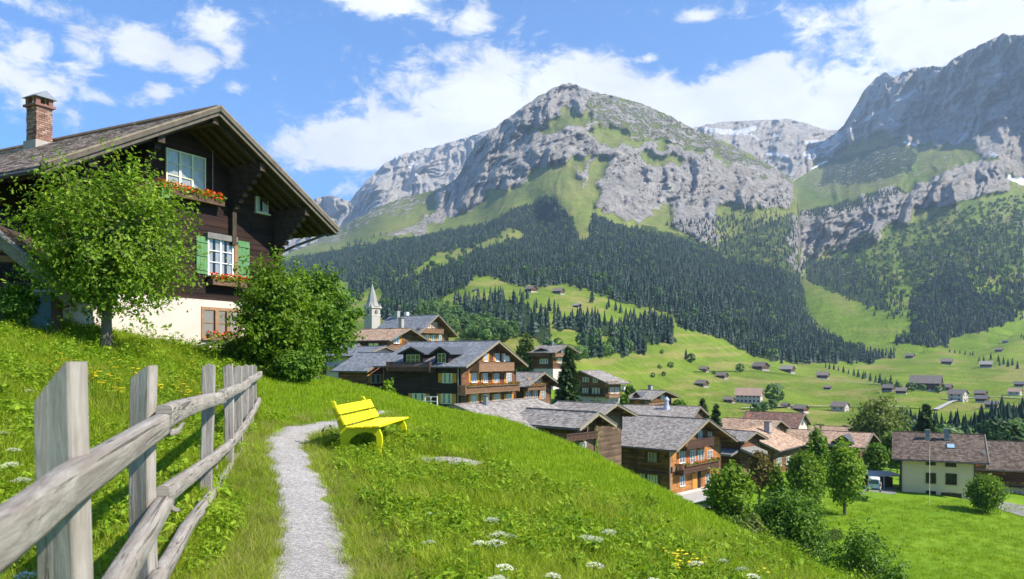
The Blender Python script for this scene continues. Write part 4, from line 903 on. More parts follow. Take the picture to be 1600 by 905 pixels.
# ------------------------------------------------------------------ the village
def dormer(hs, p0, p1, w0, w1, qa, qe, mat='dark_wood', sh='slate', win=None):
    """gabled dormer on the x=0 slope; p0,p1 roof ends, w0,w1 wall ends, qa apex row, qe eave row"""
    a0, Y0 = hs.loc('l', w0, .05); a1, Y1 = hs.loc('l', w1, .05)
    if a0 > a1: a0, a1 = a1, a0
    Ym = (Y0+Y1)/2; za = hs.zz(qa, Ym); ze = hs.zz(qe, Ym); c = (a0+a1)/2; hwid = abs(hs.loc('l', p1, .5)[0]-hs.loc('l', p0, .5)[0])/2
    xe = max(1.0, hs.W/2-(hs.zr-za)/hs.tan); tn = (za-ze)/hwid; xw = (hs.W/2-(hs.zr-ze)/hs.tan)+.6
    zl = hs.hw-1.3
    mb = MB(); zt1_ = za-.12-tn*(a1-c)
    mb.hexa([(-.05, a0, zl), (-.05, a1, zl), (xw, a1, zl), (xw, a0, zl), (-.05, a0, zt1_), (-.05, a1, zt1_), (xw, a1, zt1_), (xw, a0, zt1_)])
    mb.poly([(-.05, a0, zt1_+.002), (-.05, a1, zt1_+.002), (-.05, c, za-.12), (xe, a0, zt1_+.002), (xe, a1, zt1_+.002), (xe, c, za-.12)], [(0, 1, 2), (0, 2, 5, 3), (1, 4, 5, 2)])
    d = mb.build('dormer', M[mat], hs.e)
    for sg in (-1, 1):
        MB().hexa([(-.5, c+sg*hwid, za-tn*hwid-.1), (-.5, c, za-.1), (xe, c, za-.1), (xe, c+sg*hwid, za-tn*hwid-.1), (-.5, c+sg*hwid, za-tn*hwid), (-.5, c, za), (xe, c, za), (xe, c+sg*hwid, za-tn*hwid)]).build('dormer_roof', M['dark_slate'], d)
        MB().beam((-.53, c+sg*(hwid+.03), za-tn*hwid-.04), (-.53, c, za-.04), .05, .2).build('dormer_barge', M['shutter_dark'], d)
    return d
M['dark_slate'] = plain('dark_slate', (.07,.075,.085), .6, .2, 3)
V_ = {}
# dark chalet with dormers
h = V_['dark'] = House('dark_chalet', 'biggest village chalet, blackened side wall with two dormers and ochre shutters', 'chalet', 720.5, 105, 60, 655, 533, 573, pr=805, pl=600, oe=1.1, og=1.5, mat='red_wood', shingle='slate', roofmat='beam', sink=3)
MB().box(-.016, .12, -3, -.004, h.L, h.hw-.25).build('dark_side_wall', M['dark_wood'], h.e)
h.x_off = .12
for (p0, p1, q0, q1, sd) in ((692, 706.5, 584, 597.5, 'lr'), (690, 706, 616, 630, 'r'), (645, 665, 615.5, 630, 'l')):
    h.win('l', p0, p1, q0, q1, 2, 2, sh='shutter', fm='white_old', sides='lr')
dormer(h, 623, 664, 630, 660.5, 542.5, 553); h.win('l', 636, 656, 555, 569, 3, 2, fm='white_old')
dormer(h, 673, 705, 680, 700.5, 542, 553); h.win('l', 685, 696, 553, 566, 2, 2, fm='white_old')
h.balc('l', 604, 671, 579, 565.5, 1.45, 'rail_dark')
for (p0, p1) in ((736, 744), (754.5, 761), (772, 779), (791, 798)):
    h.win('g', p0, p1, 584, 597, 2, 3, sh='shutter', fm='white', cur=1, sides='lr' if p0 < 750 else 'l')
    h.win('g', p0, p1, 616.5, 630, 2, 3, sh='shutter', fm='white', cur=1, sides='lr')
for (p0, p1) in ((756, 761), (773.5, 779.5)): h.win('g', p0, p1, 553, 564, 2, 2, sh='shutter', fm='white', cur=1, sides='lr' if p0 < 760 else 'l')
a0 = h.loc('g', 783)[0]; h.bx(MB(), 'g', a0, h.loc('g', 792)[0], .1, .5, h.zz(565, 112), h.zz(552, 112)).build('balcony_screen', M['white'], h.e)
h.balc('g', 727.5, 812, 611.5, 600, 1.3, 'rail_wood', flowers=True); h.balc('g', 749, 803, 579, 566.5, 1.3, 'rail_wood')
MB().tube([(-.25, .3, h.hw-.5), (-.2, .35, h.hw-.9), (-.2, .35, -3)], .06, 6).build('downpipe', M['metal'], h.e)
# low slate annex left of it
h = House('slate_annex', 'low annex with wide slate roof left of the dark chalet', 'house', 573, 114, 58, 630, 551, 580, W=9.5, pl=530, oe=1.0, og=1.0, mat='red_wood', shingle='slate', sink=3)
h.win('g', 579, 594, 585.5, 598, 2, 2, sh='shutter', fm='white_old')
h = House('white_house', 'small white plastered house behind the slate annex', 'house', 566, 122, 50, 585, 541, 556, W=8, L=9, oe=.8, og=.8, mat='plaster', shingle='slate', sink=3)
h.win('l', 551, 563, 557, 568, 2, 2, fm='light_beam')
# brown chalet with the pale stone-grey roof and long balcony
h = House('long_balcony_chalet', 'brown chalet with sun bleached roof and long side balcony below the church', 'chalet', 605, 135, 58, 553, 513, 531.5, W=9, pl=545, oe=1.0, og=1.4, mat='brown_wood', shingle='tan', sink=4)
h.balc('l', 548, 604, 551, 543.5, 1.2, 'rail_dark'); h.balc('g', 607, 634, 548, 540.5, 1.2, 'rail_wood')
for p0 in (556, 577, 585): h.win('l', p0, p0+6, 537, 544, 2, 1, fm='white')
h.win('g', 615, 623, 525, 536, 2, 2, sh='shutter', fm='white'); h.chimney(h.W/2+.6, 1.2, .7, h.zz(497, 138), 'stone')
# cream-and-ochre house partly behind the bushes
h = House('ochre_shutter_house', 'small chalet with ochre shutters and a pale porch roof behind the bushes', 'chalet', 541, 128, 66, 592, 538, 553, W=4, pl=492, oe=1, og=1, mat='brown_wood', shingle='slate', sink=3)
h.win('l', 509, 516, 555, 567, 2, 2, sh='shutter', fm='white'); h.win('l', 523, 531, 555, 567, 2, 2, sh='shutter', fm='white')
h.bx(MB(), 'l', 0, 8.5, .02, 3.2, h.zz(576, 108), h.zz(573, 108)).build('porch_roof', M['concrete'], h.e)
# broad chalet under the church
h = House('broad_gable_chalet', 'broad chalet with a wide blue grey slate roof right of the church tower', 'chalet', 649, 170, 56, 545, 492, 523.5, pr=700, pl=588, oe=1.3, og=1.8, mat='brown_wood', shingle='slate', sink=5)
h.balc('g', 657, 693, 520, 513.5, 1.2, 'rail_wood')
for p0 in (667, 676): h.win('g', p0, p0+5, 504, 512, 2, 2, sh='shutter', fm='white')
for p0 in (655, 665, 674, 684): h.win('g', p0, p0+5.5, 524, 533, 2, 2, sh='shutter', fm='white', sides='l')
h.chimney(h.W/2-.5, h.L*.86, .9, h.zz(488, 185), 'stone'); h.chimney(h.W/2+.6, h.L*.7, .8, h.zz(488.5, 182), 'white')
# church
ce = at(581, 525, 240); thc = R(52); c = empty('church', ce, thc); tag(c, 'pale stone church tower with slender grey spire and finial', 'church')
w1 = 3.4; zz = lambda q: CZ-(q-HY)/F*240-ce.z
MB().box(0, 0, -12, w1, w1, zz(493)).build('tower', M['church'] if 'church' in M else M.setdefault('church', plain('church_stone', (.38,.345,.315), .9, .14, 1.2, .3)), c)
MB().box(-.12, -.12, zz(493)+.003, w1+.12, w1+.12, zz(491.5)).build('string_course', M['plaster'], c)
MB().box(.03, .03, zz(491.5)+.003, w1-.03, w1-.03, zz(481)).build('belfry', M['church'], c)
MB().box(-.35, -.35, zz(481)+.003, w1+.35, w1+.35, zz(479)).build('cornice', M['plaster'], c)
for (fx, fy, ax) in ((w1/2, 0, 0), (0, w1/2, 1)):
    zb, zt0 = zz(490), zz(483.2); ww = .55
    prof = [(-ww, zb), (ww, zb), (ww, zt0-.7), (ww*.6, zt0-.2), (0, zt0), (-ww*.6, zt0-.2), (-ww, zt0-.7)]
    for nm, g, of, mt in (('window_surround', 1.35, .05, 'plaster'), ('belfry_window', 1.0, .10, 'dark')):
        mb = MB(); pp = [(x*g, (z-(zb+zt0)/2)*(1+(g-1)*.5)+(zb+zt0)/2) for x, z in prof]
        if ax == 0: mb.prism([(fx+x, z) for x, z in pp], -of, .2)
        else:
            mb.prism([(fy+x, z) for x, z in pp], -of, .2); mb.v = [(y, x, z) for (x, y, z) in mb.v]
        mb.build(nm, M[mt], c)
    mb = MB().box(fx-.06, -.14, zb, fx+.06, -.09, zt0-.3) if ax == 0 else MB().box(-.14, fy-.06, zb, -.09, fy+.06, zt0-.3); mb.build('mullion', M['plaster'], c)
q = w1/2; zs = zz(479)+.003; n = 8; V = []
for (rad, z) in ((q*1.42, zs), (q*1.0, zs+1.4), (q*.62, zs+4.0), (.09, zz(443))):
    for k in range(n): a = math.pi/8+k*math.pi/4; V.append((q+math.cos(a)*rad, q+math.sin(a)*rad, z))
Fc = [(i*n+k, i*n+(k+1) % n, (i+1)*n+(k+1) % n, (i+1)*n+k) for i in range(3) for k in range(n)]
MB().poly(V, Fc).build('spire', M['spire'] if 'spire' in M else M.setdefault('spire', plain('spire_shingle', (.27,.26,.245), .8, .25, 3, .4)), c)
for (sx, sy) in ((0, 0), (w1, 0), (w1, w1), (0, w1)): MB().tube([(sx, sy, zs), (sx*.93+.12, sy*.93+.12, zs+1.1)], [.22, .02], 5).build('corner_pinnacle', M['plaster'], c)
MB().tube([(q, q, zz(444)), (q, q, zz(433.5))], [.07, .03], 6).build('finial', M['metal'], c)
mb = MB(); mb.tube([(q, q, zz(441)), (q, q, zz(440)), (q, q, zz(438.8))], [.1, .34, .1], 8); mb.tube([(q, q, zz(437.2)), (q, q, zz(436.4)), (q, q, zz(435.6))], [.06, .2, .06], 8); mb.build('finial_balls', M['metal'], c)
# chalets right of the dark one
h = House('balcony_chalet', 'small chalet with two orange balconies left of the tall spruce', 'chalet', 818, 122, 50, 633, 582, 604.5, pr=860, L=8, oe=1.1, og=1.5, mat='brown_wood', shingle='grey', sink=4)
h.balc('g', 825, 853, 608, 600.5, 1.1, 'rail_wood', flowers=True); h.balc('g', 818, 858, 632, 624, 1.1, 'rail_wood')
for p0 in (828, 838): h.win('g', p0, p0+6, 591, 600, 2, 2, sh='shutter', fm='white'); 
for p0 in (822, 833, 845): h.win('g', p0, p0+6, 610, 623, 2, 2, sh='shutter', fm='white', sides='l')
h = House('upper_chalet', 'tall brown chalet with white ground floor above the village, behind the spruce', 'chalet', 864, 185, 52, 590, 539, 551, pr=894, pl=832, oe=1.3, og=1.4, mat='red_wood', shingle='grey', plinth=(2.0, 'plaster'), sink=5)
h.win('l', 844, 856, 561, 568, 3, 2, fm='white'); h.win('l', 845, 850, 550, 554, 1, 1, fm='white')
dormer(h, 826, 869, 833, 862, 544, 553, 'red_wood')
h.balc('g', 868, 890, 557, 552, 1.0, 'rail_wood'); h.win('g', 872, 877, 560, 567, 2, 2, sh='shutter', fm='white'); h.win('g', 877, 882, 544, 550, 2, 1, fm='white'); h.chimney(h.W/2, 3, .5, h.zz(534, 190), 'metal')
h = House('white_base_chalet', 'brown chalet on a white ground floor right of the tall spruce', 'chalet', 950, 150, -48, 640, 579.5, 599.5, W=11.5, pr=970, kind='B', oe=1.4, og=1.5, mat='brown_wood', shingle='grey', plinth=(2.4, 'plaster'), sink=5)
h.win('g', 926, 937, 607, 615.5, 2, 2, sh='shutter_dark', fm='white'); h.win('g', 911, 919, 607, 615, 2, 2, sh='shutter_dark', fm='white'); h.win('g', 927, 934, 591, 597, 2, 2, fm='white'); h.win('g', 911, 920, 590, 596, 2, 2, fm='white')
h.win('g', 922, 940, 624.5, 632, 2, 1, fm='white', sill=False, curt=False)
for p0 in (953.5, 961): h.win('r', p0, p0+5, 606, 614, 2, 2, sh='shutter', fm='white'); h.win('r', p0, p0+5, 624, 634, 2, 2, fm='white')
h.balc('r', 952, 973, 620.5, 615, 1.0, 'rail_wood'); h.balc('r', 951, 967, 601, 596, 1.0, 'rail_wood'); h.balc('g', 908, 948, 619, 615.5, .5, 'rail_dark')
h = House('dormer_chalet', 'low dark chalet with a small dormer and flower balcony at the field edge', 'chalet', 1011, 152, 52, 641, 610.5, 624.5, pr=1048, pl=986, oe=1.2, og=1.4, mat='old_wood', shingle='grey', sink=4)
dormer(h, 990, 1001, 991.5, 1000, 613, 619, 'light_wood' if 'light_wood' in M else 'orange_wood', win=None)
h.balc('g', 1014, 1041, 631, 625.5, 1.0, 'rail_wood', flowers=True); h.win('g', 1019, 1025, 618, 625, 2, 2, fm='white'); h.win('g', 1032, 1038, 618, 625, 2, 2, fm='white'); h.chimney(h.W/2+.5, 2.2, .7, h.zz(603, 156), 'stone'); h.chimney(h.W/2-.8, 7.5, .6, h.zz(603, 160), 'white')
# roofs just under the hill crest
h = House('crest_chalet', 'chalet whose grey shingle roof rises straight behind the hill crest', 'chalet', 800, 66, -32, 720, 633, 676, W=10, L=11.5, kind='B', oe=1.3, og=1.2, mat='old_wood', shingle='grey', sink=4, tile=(.3, .28))
h.chimney(h.W/2+.5, 2.8, .35, h.zz(622, 68), 'metal')
h = House('cross_roof_chalet', 'dark chalet with open gable balcony joined right of the crest roof', 'chalet', 893, 66, 46, 720, 645, 669.5, pr=929, L=5.4, oe=.9, og=1.6, mat='old_wood', shingle='grey', sink=5, tile=(.3, .28))
h.balc('g', 885, 934, 685.5, 676, 1.5, 'rail_dark'); h.win('g', 897, 903, 664, 677, 2, 2, fm='light_beam'); h.win('g', 910, 918, 658, 675, 2, 2, fm='light_beam'); h.win('g', 906, 914, 692, 706, 2, 2, fm='white')
for sx in (.3, .62): MB().beam((h.W*sx, -.9, h.top(h.W*sx)-.5), (h.W*sx, -.9, h.zz(685, 68)), .14, .14, up=(0, 1, 0)).build('post', M['beam'], h.e)
h = House('rear_roof_chalet', 'chalet with grey roof peeping out behind the open gable chalet', 'chalet', 918, 84, 52, 680, 631, 656, W=7, L=5.2, oe=.9, og=1.5, mat='old_wood', shingle='grey', sink=5, tile=(.3, .28))
h.win('g', 924, 930, 650, 658, 2, 2, fm='light_beam')
# the big front chalet
h = V_['front'] = House('front_chalet', 'big front chalet with wide grey shingle roof, orange gable wall and two balconies', 'chalet', 1046, 92, 47.6, 778, 655.5, 704, pr=1125, pl=933, oe=1.3, og=1.7, mat='brown_wood', shingle='grey', sink=3, tile=(.3, .27), plinth=(.35, 'plaster'))
MB().box(.1, -.035, .36, h.W-.1, -.011, h.hw).build('gable_boarding', M['orange_wood'], h.e)
for (p0, p1) in ((1061, 1069), (1078, 1085.5), (1090.5, 1099), (1105, 1112)): h.win('g', p0, p1, 704, 722.5, 2, 3, sh='shutter_red', fm='white', cur=.9, sides='lr' if p0 in (1061, 1105) else 'l')
for (p0, p1) in ((1062, 1069), (1102, 1110)): h.win('g', p0, p1, 741.5, 758.5, 2, 3, sh='shutter_red', fm='white', cur=.9)
a0 = h.loc('g', 1081)[0]; a1 = h.loc('g', 1088)[0]; h.bx(MB(), 'g', a0, a1, .04, .1, .36, 2.4).build('door', M['shutter'], h.e); h.bx(MB(), 'g', h.loc('g', 1090)[0], h.loc('g', 1094)[0], .04, .1, .36, 2.4).build('dark_doorway', M['dark'], h.e)
for (p0, p1) in ((1091, 1096), (1106, 1111)): h.win('g', p0, p1, 674, 685, 2, 2, fm='white', cur=.9)
h.balc('g', 1068, 1124, 734, 721, 1.2, 'rail_dark', flowers=True); h.balc('g', 1074, 1115, 698, 685.5, 1.2, 'rail_dark')
h.bx(MB(), 'g', h.loc('g', 1048)[0], h.loc('g', 1068)[0], .04, .25, h.zz(736, 93), h.zz(728, 93)).build('ledge', M['rail_wood'], h.e)
h.win('l', 1013, 1026, 707, 722, 3, 2, sh='shutter_dark', fm='light_beam'); h.win('l', 1013, 1027, 743, 757, 3, 2, sh='shutter_dark', fm='white_old'); h.win('l', 1001, 1007.5, 741, 756, 1, 1, fm='shutter_mint')
h.bx(MB(), 'l', .3, h.loc('l', 992)[0], .03, .3, h.zz(738, 95), h.zz(735, 95)).build('ledge', M['beam'], h.e); h.bx(MB(), 'l', h.loc('l', 992)[0], h.loc('l', 994)[0], .03, .16, .3, h.hw-.4).build('wall_post', M['beam'], h.e)
MB().tube([(-.25, -.3, h.hw-.6), (-.15, -.15, h.hw-1), (-.15, -.15, 0)], .06, 6).build('downpipe', M['metal'], h.e)
h.bx(MB(), 'g', 0, h.W*.8, .06, 3.0, -.25, .02).build('terrace', M['concrete'], h.e)
h = House('ridge_roof_house', 'chalet with a bright metal chimney directly behind the big front chalet', 'chalet', 1075, 116, 66, 690, 635.5, 658, W=12, pl=962, oe=1.2, og=.6, mat='old_wood', shingle='grey', sink=4, tile=(.34, .3))
cx_ = h.loc('l', 1031)[0]; zc_ = h.zz(636, 121)
c_ = MB().tube([(h.W*.36, cx_, zc_-1.4), (h.W*.36, cx_, zc_+.2)], [.85, .42], 10).build('chimney', M['metalb'] if 'metalb' in M else M.setdefault('metalb', plain('bright_tin', (.5,.5,.49), .35, .15, 4, metal=.5)), h.roof)
MB().tube([(h.W*.36, cx_, zc_+.2), (h.W*.36, cx_, zc_+.9), (h.W*.36, cx_, zc_+.95), (h.W*.36, cx_, zc_+1.15), (h.W*.36, cx_, zc_+1.5)], [.36, .3, .45, .42, .08], 10).build('chimney_cowl', M['metalb'], h.roof)
# right hand cluster
h = House('shaded_barn', 'dark timber house with sagging awning roof right of the front chalet', 'house', 1158, 112, 42, 752, 675, 690, W=4.6, L=6, oe=.8, og=1.0, mat='red_wood', shingle='grey', sink=4)
a_ = h.bx(MB(), 'l', .2, 5.6, .02, 2.2, h.zz(712, 112), h.zz(709, 112)); a_.v = [(x, y, z+(.55 if x > -1 else 0)) for x, y, z in a_.v]; a_.build('awning_roof', M['grey_board'], h.e)
a_ = h.bx(MB(), 'g', -.3, 3.6, .02, 2.0, h.zz(713, 110), h.zz(709, 110)); a_.v = [(x, y, z+(.6 if y > -1 else 0)) for x, y, z in a_.v]; a_.build('awning_roof', M['grey_board'], h.e)
h.win('l', 1143, 1150, 682, 691, 2, 2, fm='light_beam')
h = House('tan_roof_house', 'house with a large tan tiled roof and stone chimney', 'house', 1208, 128, -38, 752, 672, 705, W=11.5, L=12, kind='B', oe=1.3, og=1.0, mat='brown_wood', shingle='tan', sink=5, tile=(.36, .3))
h.chimney(h.W/2+2.2, 7.2, .95, h.zz(661, 134), 'stone'); h.win('g', 1166, 1171, 690, 701, 2, 2, fm='shutter_mint', sh='shutter_mint'); h.win('r', 1213, 1220, 716, 727, 2, 2, fm='white'); h.win('r', 1228, 1235, 714, 724, 2, 2, fm='white')
h = House('tan_rear_house', 'low tan tiled roof directly left behind the stone chimney house', 'house', 1200, 150, 52, 700, 657, 675, W=9, pl=1120, oe=1.0, og=.8, mat='old_wood', shingle='tan', sink=5)
h = House('rust_patch_house', 'long house with brown roof and a rust red patch, white gable', 'house', 1243, 190, 56, 700, 646, 669, W=11, pl=1158, oe=1.0, og=.8, mat='plaster', shingle='rust', sink=6)
h.win('g', 1249, 1253, 672, 680, 2, 2, fm='light_beam'); h.win('g', 1252, 1255, 657, 663, 1, 1, fm='light_beam')
h = House('low_tan_house', 'low long house with tan roof between the village trees and the yellow house', 'house', 1343, 146, 54, 735, 677, 700, W=11, pl=1225, oe=1.1, og=1.2, mat='old_wood', shingle='tan', sink=5)
dormer(h, 1300, 1335, 1306, 1328, 680, 692, 'old_wood')
h = House('field_edge_house', 'pale roof glimpsed behind the low tan house', 'house', 1310, 178, 48, 705, 668, 681, W=9, pl=1262, oe=1, og=1, mat='plaster', shingle='tan', sink=6)
# the cream house
h = V_['cream'] = House('cream_house', 'cream plastered house with brown tiled roof, two grey flues and a skylight', 'house', 1523, 112, 64, 790, 679.5, 724, W=11, pl=1406.8, oe=1.3, og=1.6, mat='plaster_y', shingle='brown', sink=4, tile=(.36, .3))
for (p0, p1, q0, q1) in ((1447.5, 1461.5, 740, 754), (1478.5, 1494, 741, 756), (1448, 1461, 718.5, 725.5), (1478, 1493, 721, 728), (1448, 1461.5, 768, 780), (1479, 1494, 771, 783)):
    h.win('l', p0, p1, q0, q1, 2, 1, fm='beam', curt=False, fw=.09, sh='shutter_dark' if q0 == 771 else None)
for px_, t in ((1450.5, .85), (1481.5, 1.0)):
    ya = h.loc('l', px_)[0]; h.chimney(h.W*.36, ya, .62*t, h.zz(671.5 if px_ < 1460 else 669, 119), 'metal_dark2' if 'metal_dark2' in M else M.setdefault('metal_dark2', plain('grey_flue', (.20,.225,.23), .5, .15, 5)) and 'metal_dark2', 'metal')
ya = h.loc('l', 1487)[0]; xs = h.W*.2; tt = h.tan
mb = MB().hexa([(xs-.55, ya-.55, h.top(xs-.55)+.03), (xs-.55, ya+.55, h.top(xs-.55)+.03), (xs+.55, ya+.55, h.top(xs+.55)+.03), (xs+.55, ya-.55, h.top(xs+.55)+.03), (xs-.55, ya-.55, h.top(xs-.55)+.14), (xs-.55, ya+.55, h.top(xs-.55)+.14), (xs+.55, ya+.55, h.top(xs+.55)+.14), (xs+.55, ya-.55, h.top(xs+.55)+.14)])
sk_ = mb.build('skylight', M['metal_dark'], h.roof)
MB().poly([(xs-.45, ya-.45, h.top(xs-.45)+.145), (xs-.45, ya+.45, h.top(xs-.45)+.145), (xs+.45, ya+.45, h.top(xs+.45)+.145), (xs+.45, ya-.45, h.top(xs+.45)+.145)]).build('skylight_pane', plain('skylight_glass', (.30,.45,.58), .08, .05, spec=.8), sk_)
MB().tube([(-.15, h.L-.15, h.hw-.4), (-.15, h.L-.15, -2)], .07, 6).build('downpipe', M['metal_dark'], h.e)
h.bx(MB(), 'g', .3, 4.2, .02, 1.4, h.zz(732, 113), h.zz(729, 113)).build('balcony', M['light_beam'], h.e)
h.bx(MB(), 'g', .3, 4.2, 1.3, 1.4, h.zz(728.8, 113), h.zz(716, 113)).build('balcony_rail', M['light_beam'], h.e)
MB().beam((.8, -1.2, h.zz(732, 113)), (.8, -1.2, h.zz(703, 113)), .18, .18, up=(0, 1, 0)).build('post', M['white'], h.e)
h = House('red_balcony_house', 'dark red timber house with lichen spotted roof, cut by the right edge', 'house', 1690, 122, 66, 785, 694, 742, W=11, L=17, oe=1.3, og=1.5, mat='red_wood', shingle='brown', sink=4, tile=(.36, .3), plinth=(2.2, 'plaster'))
h.balc('l', 1564, 1660, 762, 756, 1.3, 'rail_dark', flowers=True); h.win('l', 1582, 1596, 766, 776, 2, 1, fm='white')
# meadow pole, carport, car, hedge
pe = empty('tall_pole', at(1452.5, 778, 100)); tag(pe, 'thin pale pole standing in front of the cream house', 'pole'); MB().tube([(0, 0, -1), (0, 0, 6.5)], .035, 6).build('shaft', M['white_old'], pe); MB().tube([(0, 0, 6.5), (0, 0, 6.62)], [.1, .05], 6).build('pole_cap', M['metal'], pe)
ce_ = empty('carport', at(1385, 768, 118), R(-4)); tag(ce_, 'open carport with flat grey roof beside the cream house', 'carport')
MB().box(-2.6, 0, 2.2, 2.2, 4.5, 2.42).build('roof', M['concrete'], ce_)
for x_, y_ in ((-2.4, .2), (-.3, .2), (2.0, .2), (-2.4, 4.3), (2.0, 4.3)): MB().box(x_-.08, y_-.08, -.5, x_+.08, y_+.08, 2.197).build('post', M['metal'], ce_)
MB().box(-2.6, 4.5, -.5, 2.2, 4.6, 2.2).build('back_wall', M['old_wood'], ce_); MB().box(-.2, 3.0, -.5, 2.1, 3.1, 1.7).build('side_panel', M['beam'], ce_)
# car (rear three-quarter view)
car = empty('parked_van', at(1366, 766, 109), R(-26)); tag(car, 'small white van parked by the carport, rear towards us', 'car')
def carbody():
    # sections along y (rear at -y)
    S_ = [(-2.05, .78, .35, .95, 1.05, .70), (-2.0, .84, .28, 1.0, 1.78, .62), (-1.2, .86, .28, 1.02, 1.86, .66), (.3, .86, .28, 1.02, 1.84, .66), (1.0, .86, .28, 1.0, 1.35, .62), (1.35, .84, .28, .98, 1.05, .70), (1.95, .80, .3, .86, .90, .66), (2.1, .70, .38, .7, .74, .6)]
    V = []; 
    for (y, hw, z0, zb, ztp, hr) in S_:
        V += [(-hw*.96, y, z0), (-hw, y, (z0+zb)/2), (-hw, y, zb), (-hr, y, ztp-.05), (-hr*.6, y, ztp), (hr*.6, y, ztp), (hr, y, ztp-.05), (hw, y, zb), (hw, y, (z0+zb)/2), (hw*.96, y, z0)]
    n = 10; Fc = [(i*n+k, (i+1)*n+k, (i+1)*n+(k+1) % n, i*n+(k+1) % n) for i in range(len(S_)-1) for k in range(n)]
    Fc += [tuple(range(n)), tuple((len(S_)-1)*n+k for k in range(n))[::-1]]
    return MB().poly(V, Fc)
carbody().build('body', plain('white_car_paint', (.62,.64,.67), .3, .03, spec=.6), car, bevel=.03)
gl = plain('car_glass', (.10,.14,.18), .08, .1, spec=.8)
MB().poly([(-.62, -2.06, 1.12), (.62, -2.06, 1.12), (.56, -2.02, 1.66), (-.56, -2.02, 1.66)]).build('rear_window', gl, car)
for s_ in (-1, 1):
    for ya, yb in ((-1.85, -.95), (-.85, .15), (.25, 1.05)): MB().poly([(s_*.845, ya, 1.1), (s_*.845, yb, 1.1), (s_*.72, yb-(.25 if yb > 1 else 0), 1.62), (s_*.72, ya, 1.62)]).build('side_window', gl, car)
    MB().box(s_*.8-.08, -2.08, .85, s_*.8+.08, -1.98, 1.25).build('tail_light', petals('tail_light_red', (.45,.03,.02)), car)
    for y in (-1.35, 1.35):
        wh = MB().tube([(s_*.66, y, .32), (s_*.88, y, .32)], .32, 16).build('wheel', M['dark'], car); MB().tube([(s_*.86, y, .32), (s_*.895, y, .32)], .18, 10).build('rim', M['metal'], wh)
MB().box(-.8, -2.14, .35, .8, -2.04, .55).build('bumper', M['metal_dark'], car); MB().box(-.26, -2.12, .62, .26, -2.07, .74).build('number_plate', M['white'], car)
# paved bits
def patch(name, pts, mat, label, lift=.05):
    b = MB(); P = [(x, y) for x, y, z in (at(*p) for p in pts)]; n = 6
    c = (sum(p[0] for p in P)/len(P), sum(p[1] for p in P)/len(P)); V = [(c[0], c[1])]; Fc = []
    for k in range(1, n+1):
        for p in P: V.append((c[0]+(p[0]-c[0])*k/n, c[1]+(p[1]-c[1])*k/n))
    m_ = len(P)
    for j in range(m_): Fc.append((0, 1+j, 1+(j+1) % m_))
    V = np.array(V); Z = zt(V[:,0], V[:,1])+lift; b.v = [(x, y, z) for (x, y), z in zip(V, Z)]; b.f = Fc
    for k in range(n-1):
        for j in range(m_): b.f.append((1+k*m_+j, 1+(k+1)*m_+j, 1+(k+1)*m_+(j+1) % m_, 1+k*m_+(j+1) % m_))
    tag(b.build(name, mat), label, kind='structure')
patch('village_lane', [(1060,780,92),(1110,765,97),(1135,772,96),(1150,800,84),(1100,800,82),(1075,790,85)], M['concrete'], 'pale paved lane beside the front chalet')
patch('parking_area', [(1330,770,112),(1400,768,113),(1405,748,122),(1340,750,122)], M['asphalt'], 'grey parking area')
patch('road_end', [(1552,785,106),(1640,802,98),(1660,785,108),(1565,775,112)], M['asphalt'], 'grey lane by the round bush')
# pale tubular railing near the dark chalet
re_ = empty('tube_railing', at(655, 641, 60), R(8)); tag(re_, 'pale tubular railing behind the bench in front of the dark chalet', 'railing')
pr0 = [(px, Y) for px, Y in ((632, 60), (645, 60), (655, 60), (664, 60), (673, 59), (683, 58.5))]
def Lr(px, py, Y): return Matrix.Rotation(-R(8), 3, 'Z') @ (at(px, py, Y)-re_.location)
for px, Y in pr0: MB().tube([Lr(px, 652, Y), Lr(px, 620 if px > 660 else 627, Y)], .05, 6).build('post', M['pipe_white'], re_)
for q_ in (627, 633): MB().tube([Lr(622, q_-1, 60), Lr(655, q_, 60), Lr(683, q_+.5, 58.5)], .045, 6).build('rail', M['pipe_white'], re_)
MB().tube([Lr(664, 620, 60), Lr(683, 620, 58.5)], .045, 6).build('rail', M['pipe_white'], re_)
MB().tube([Lr(673, 645, 59), Lr(684, 630, 58.5)], .03, 6).build('rail', M['pipe_white'], re_)

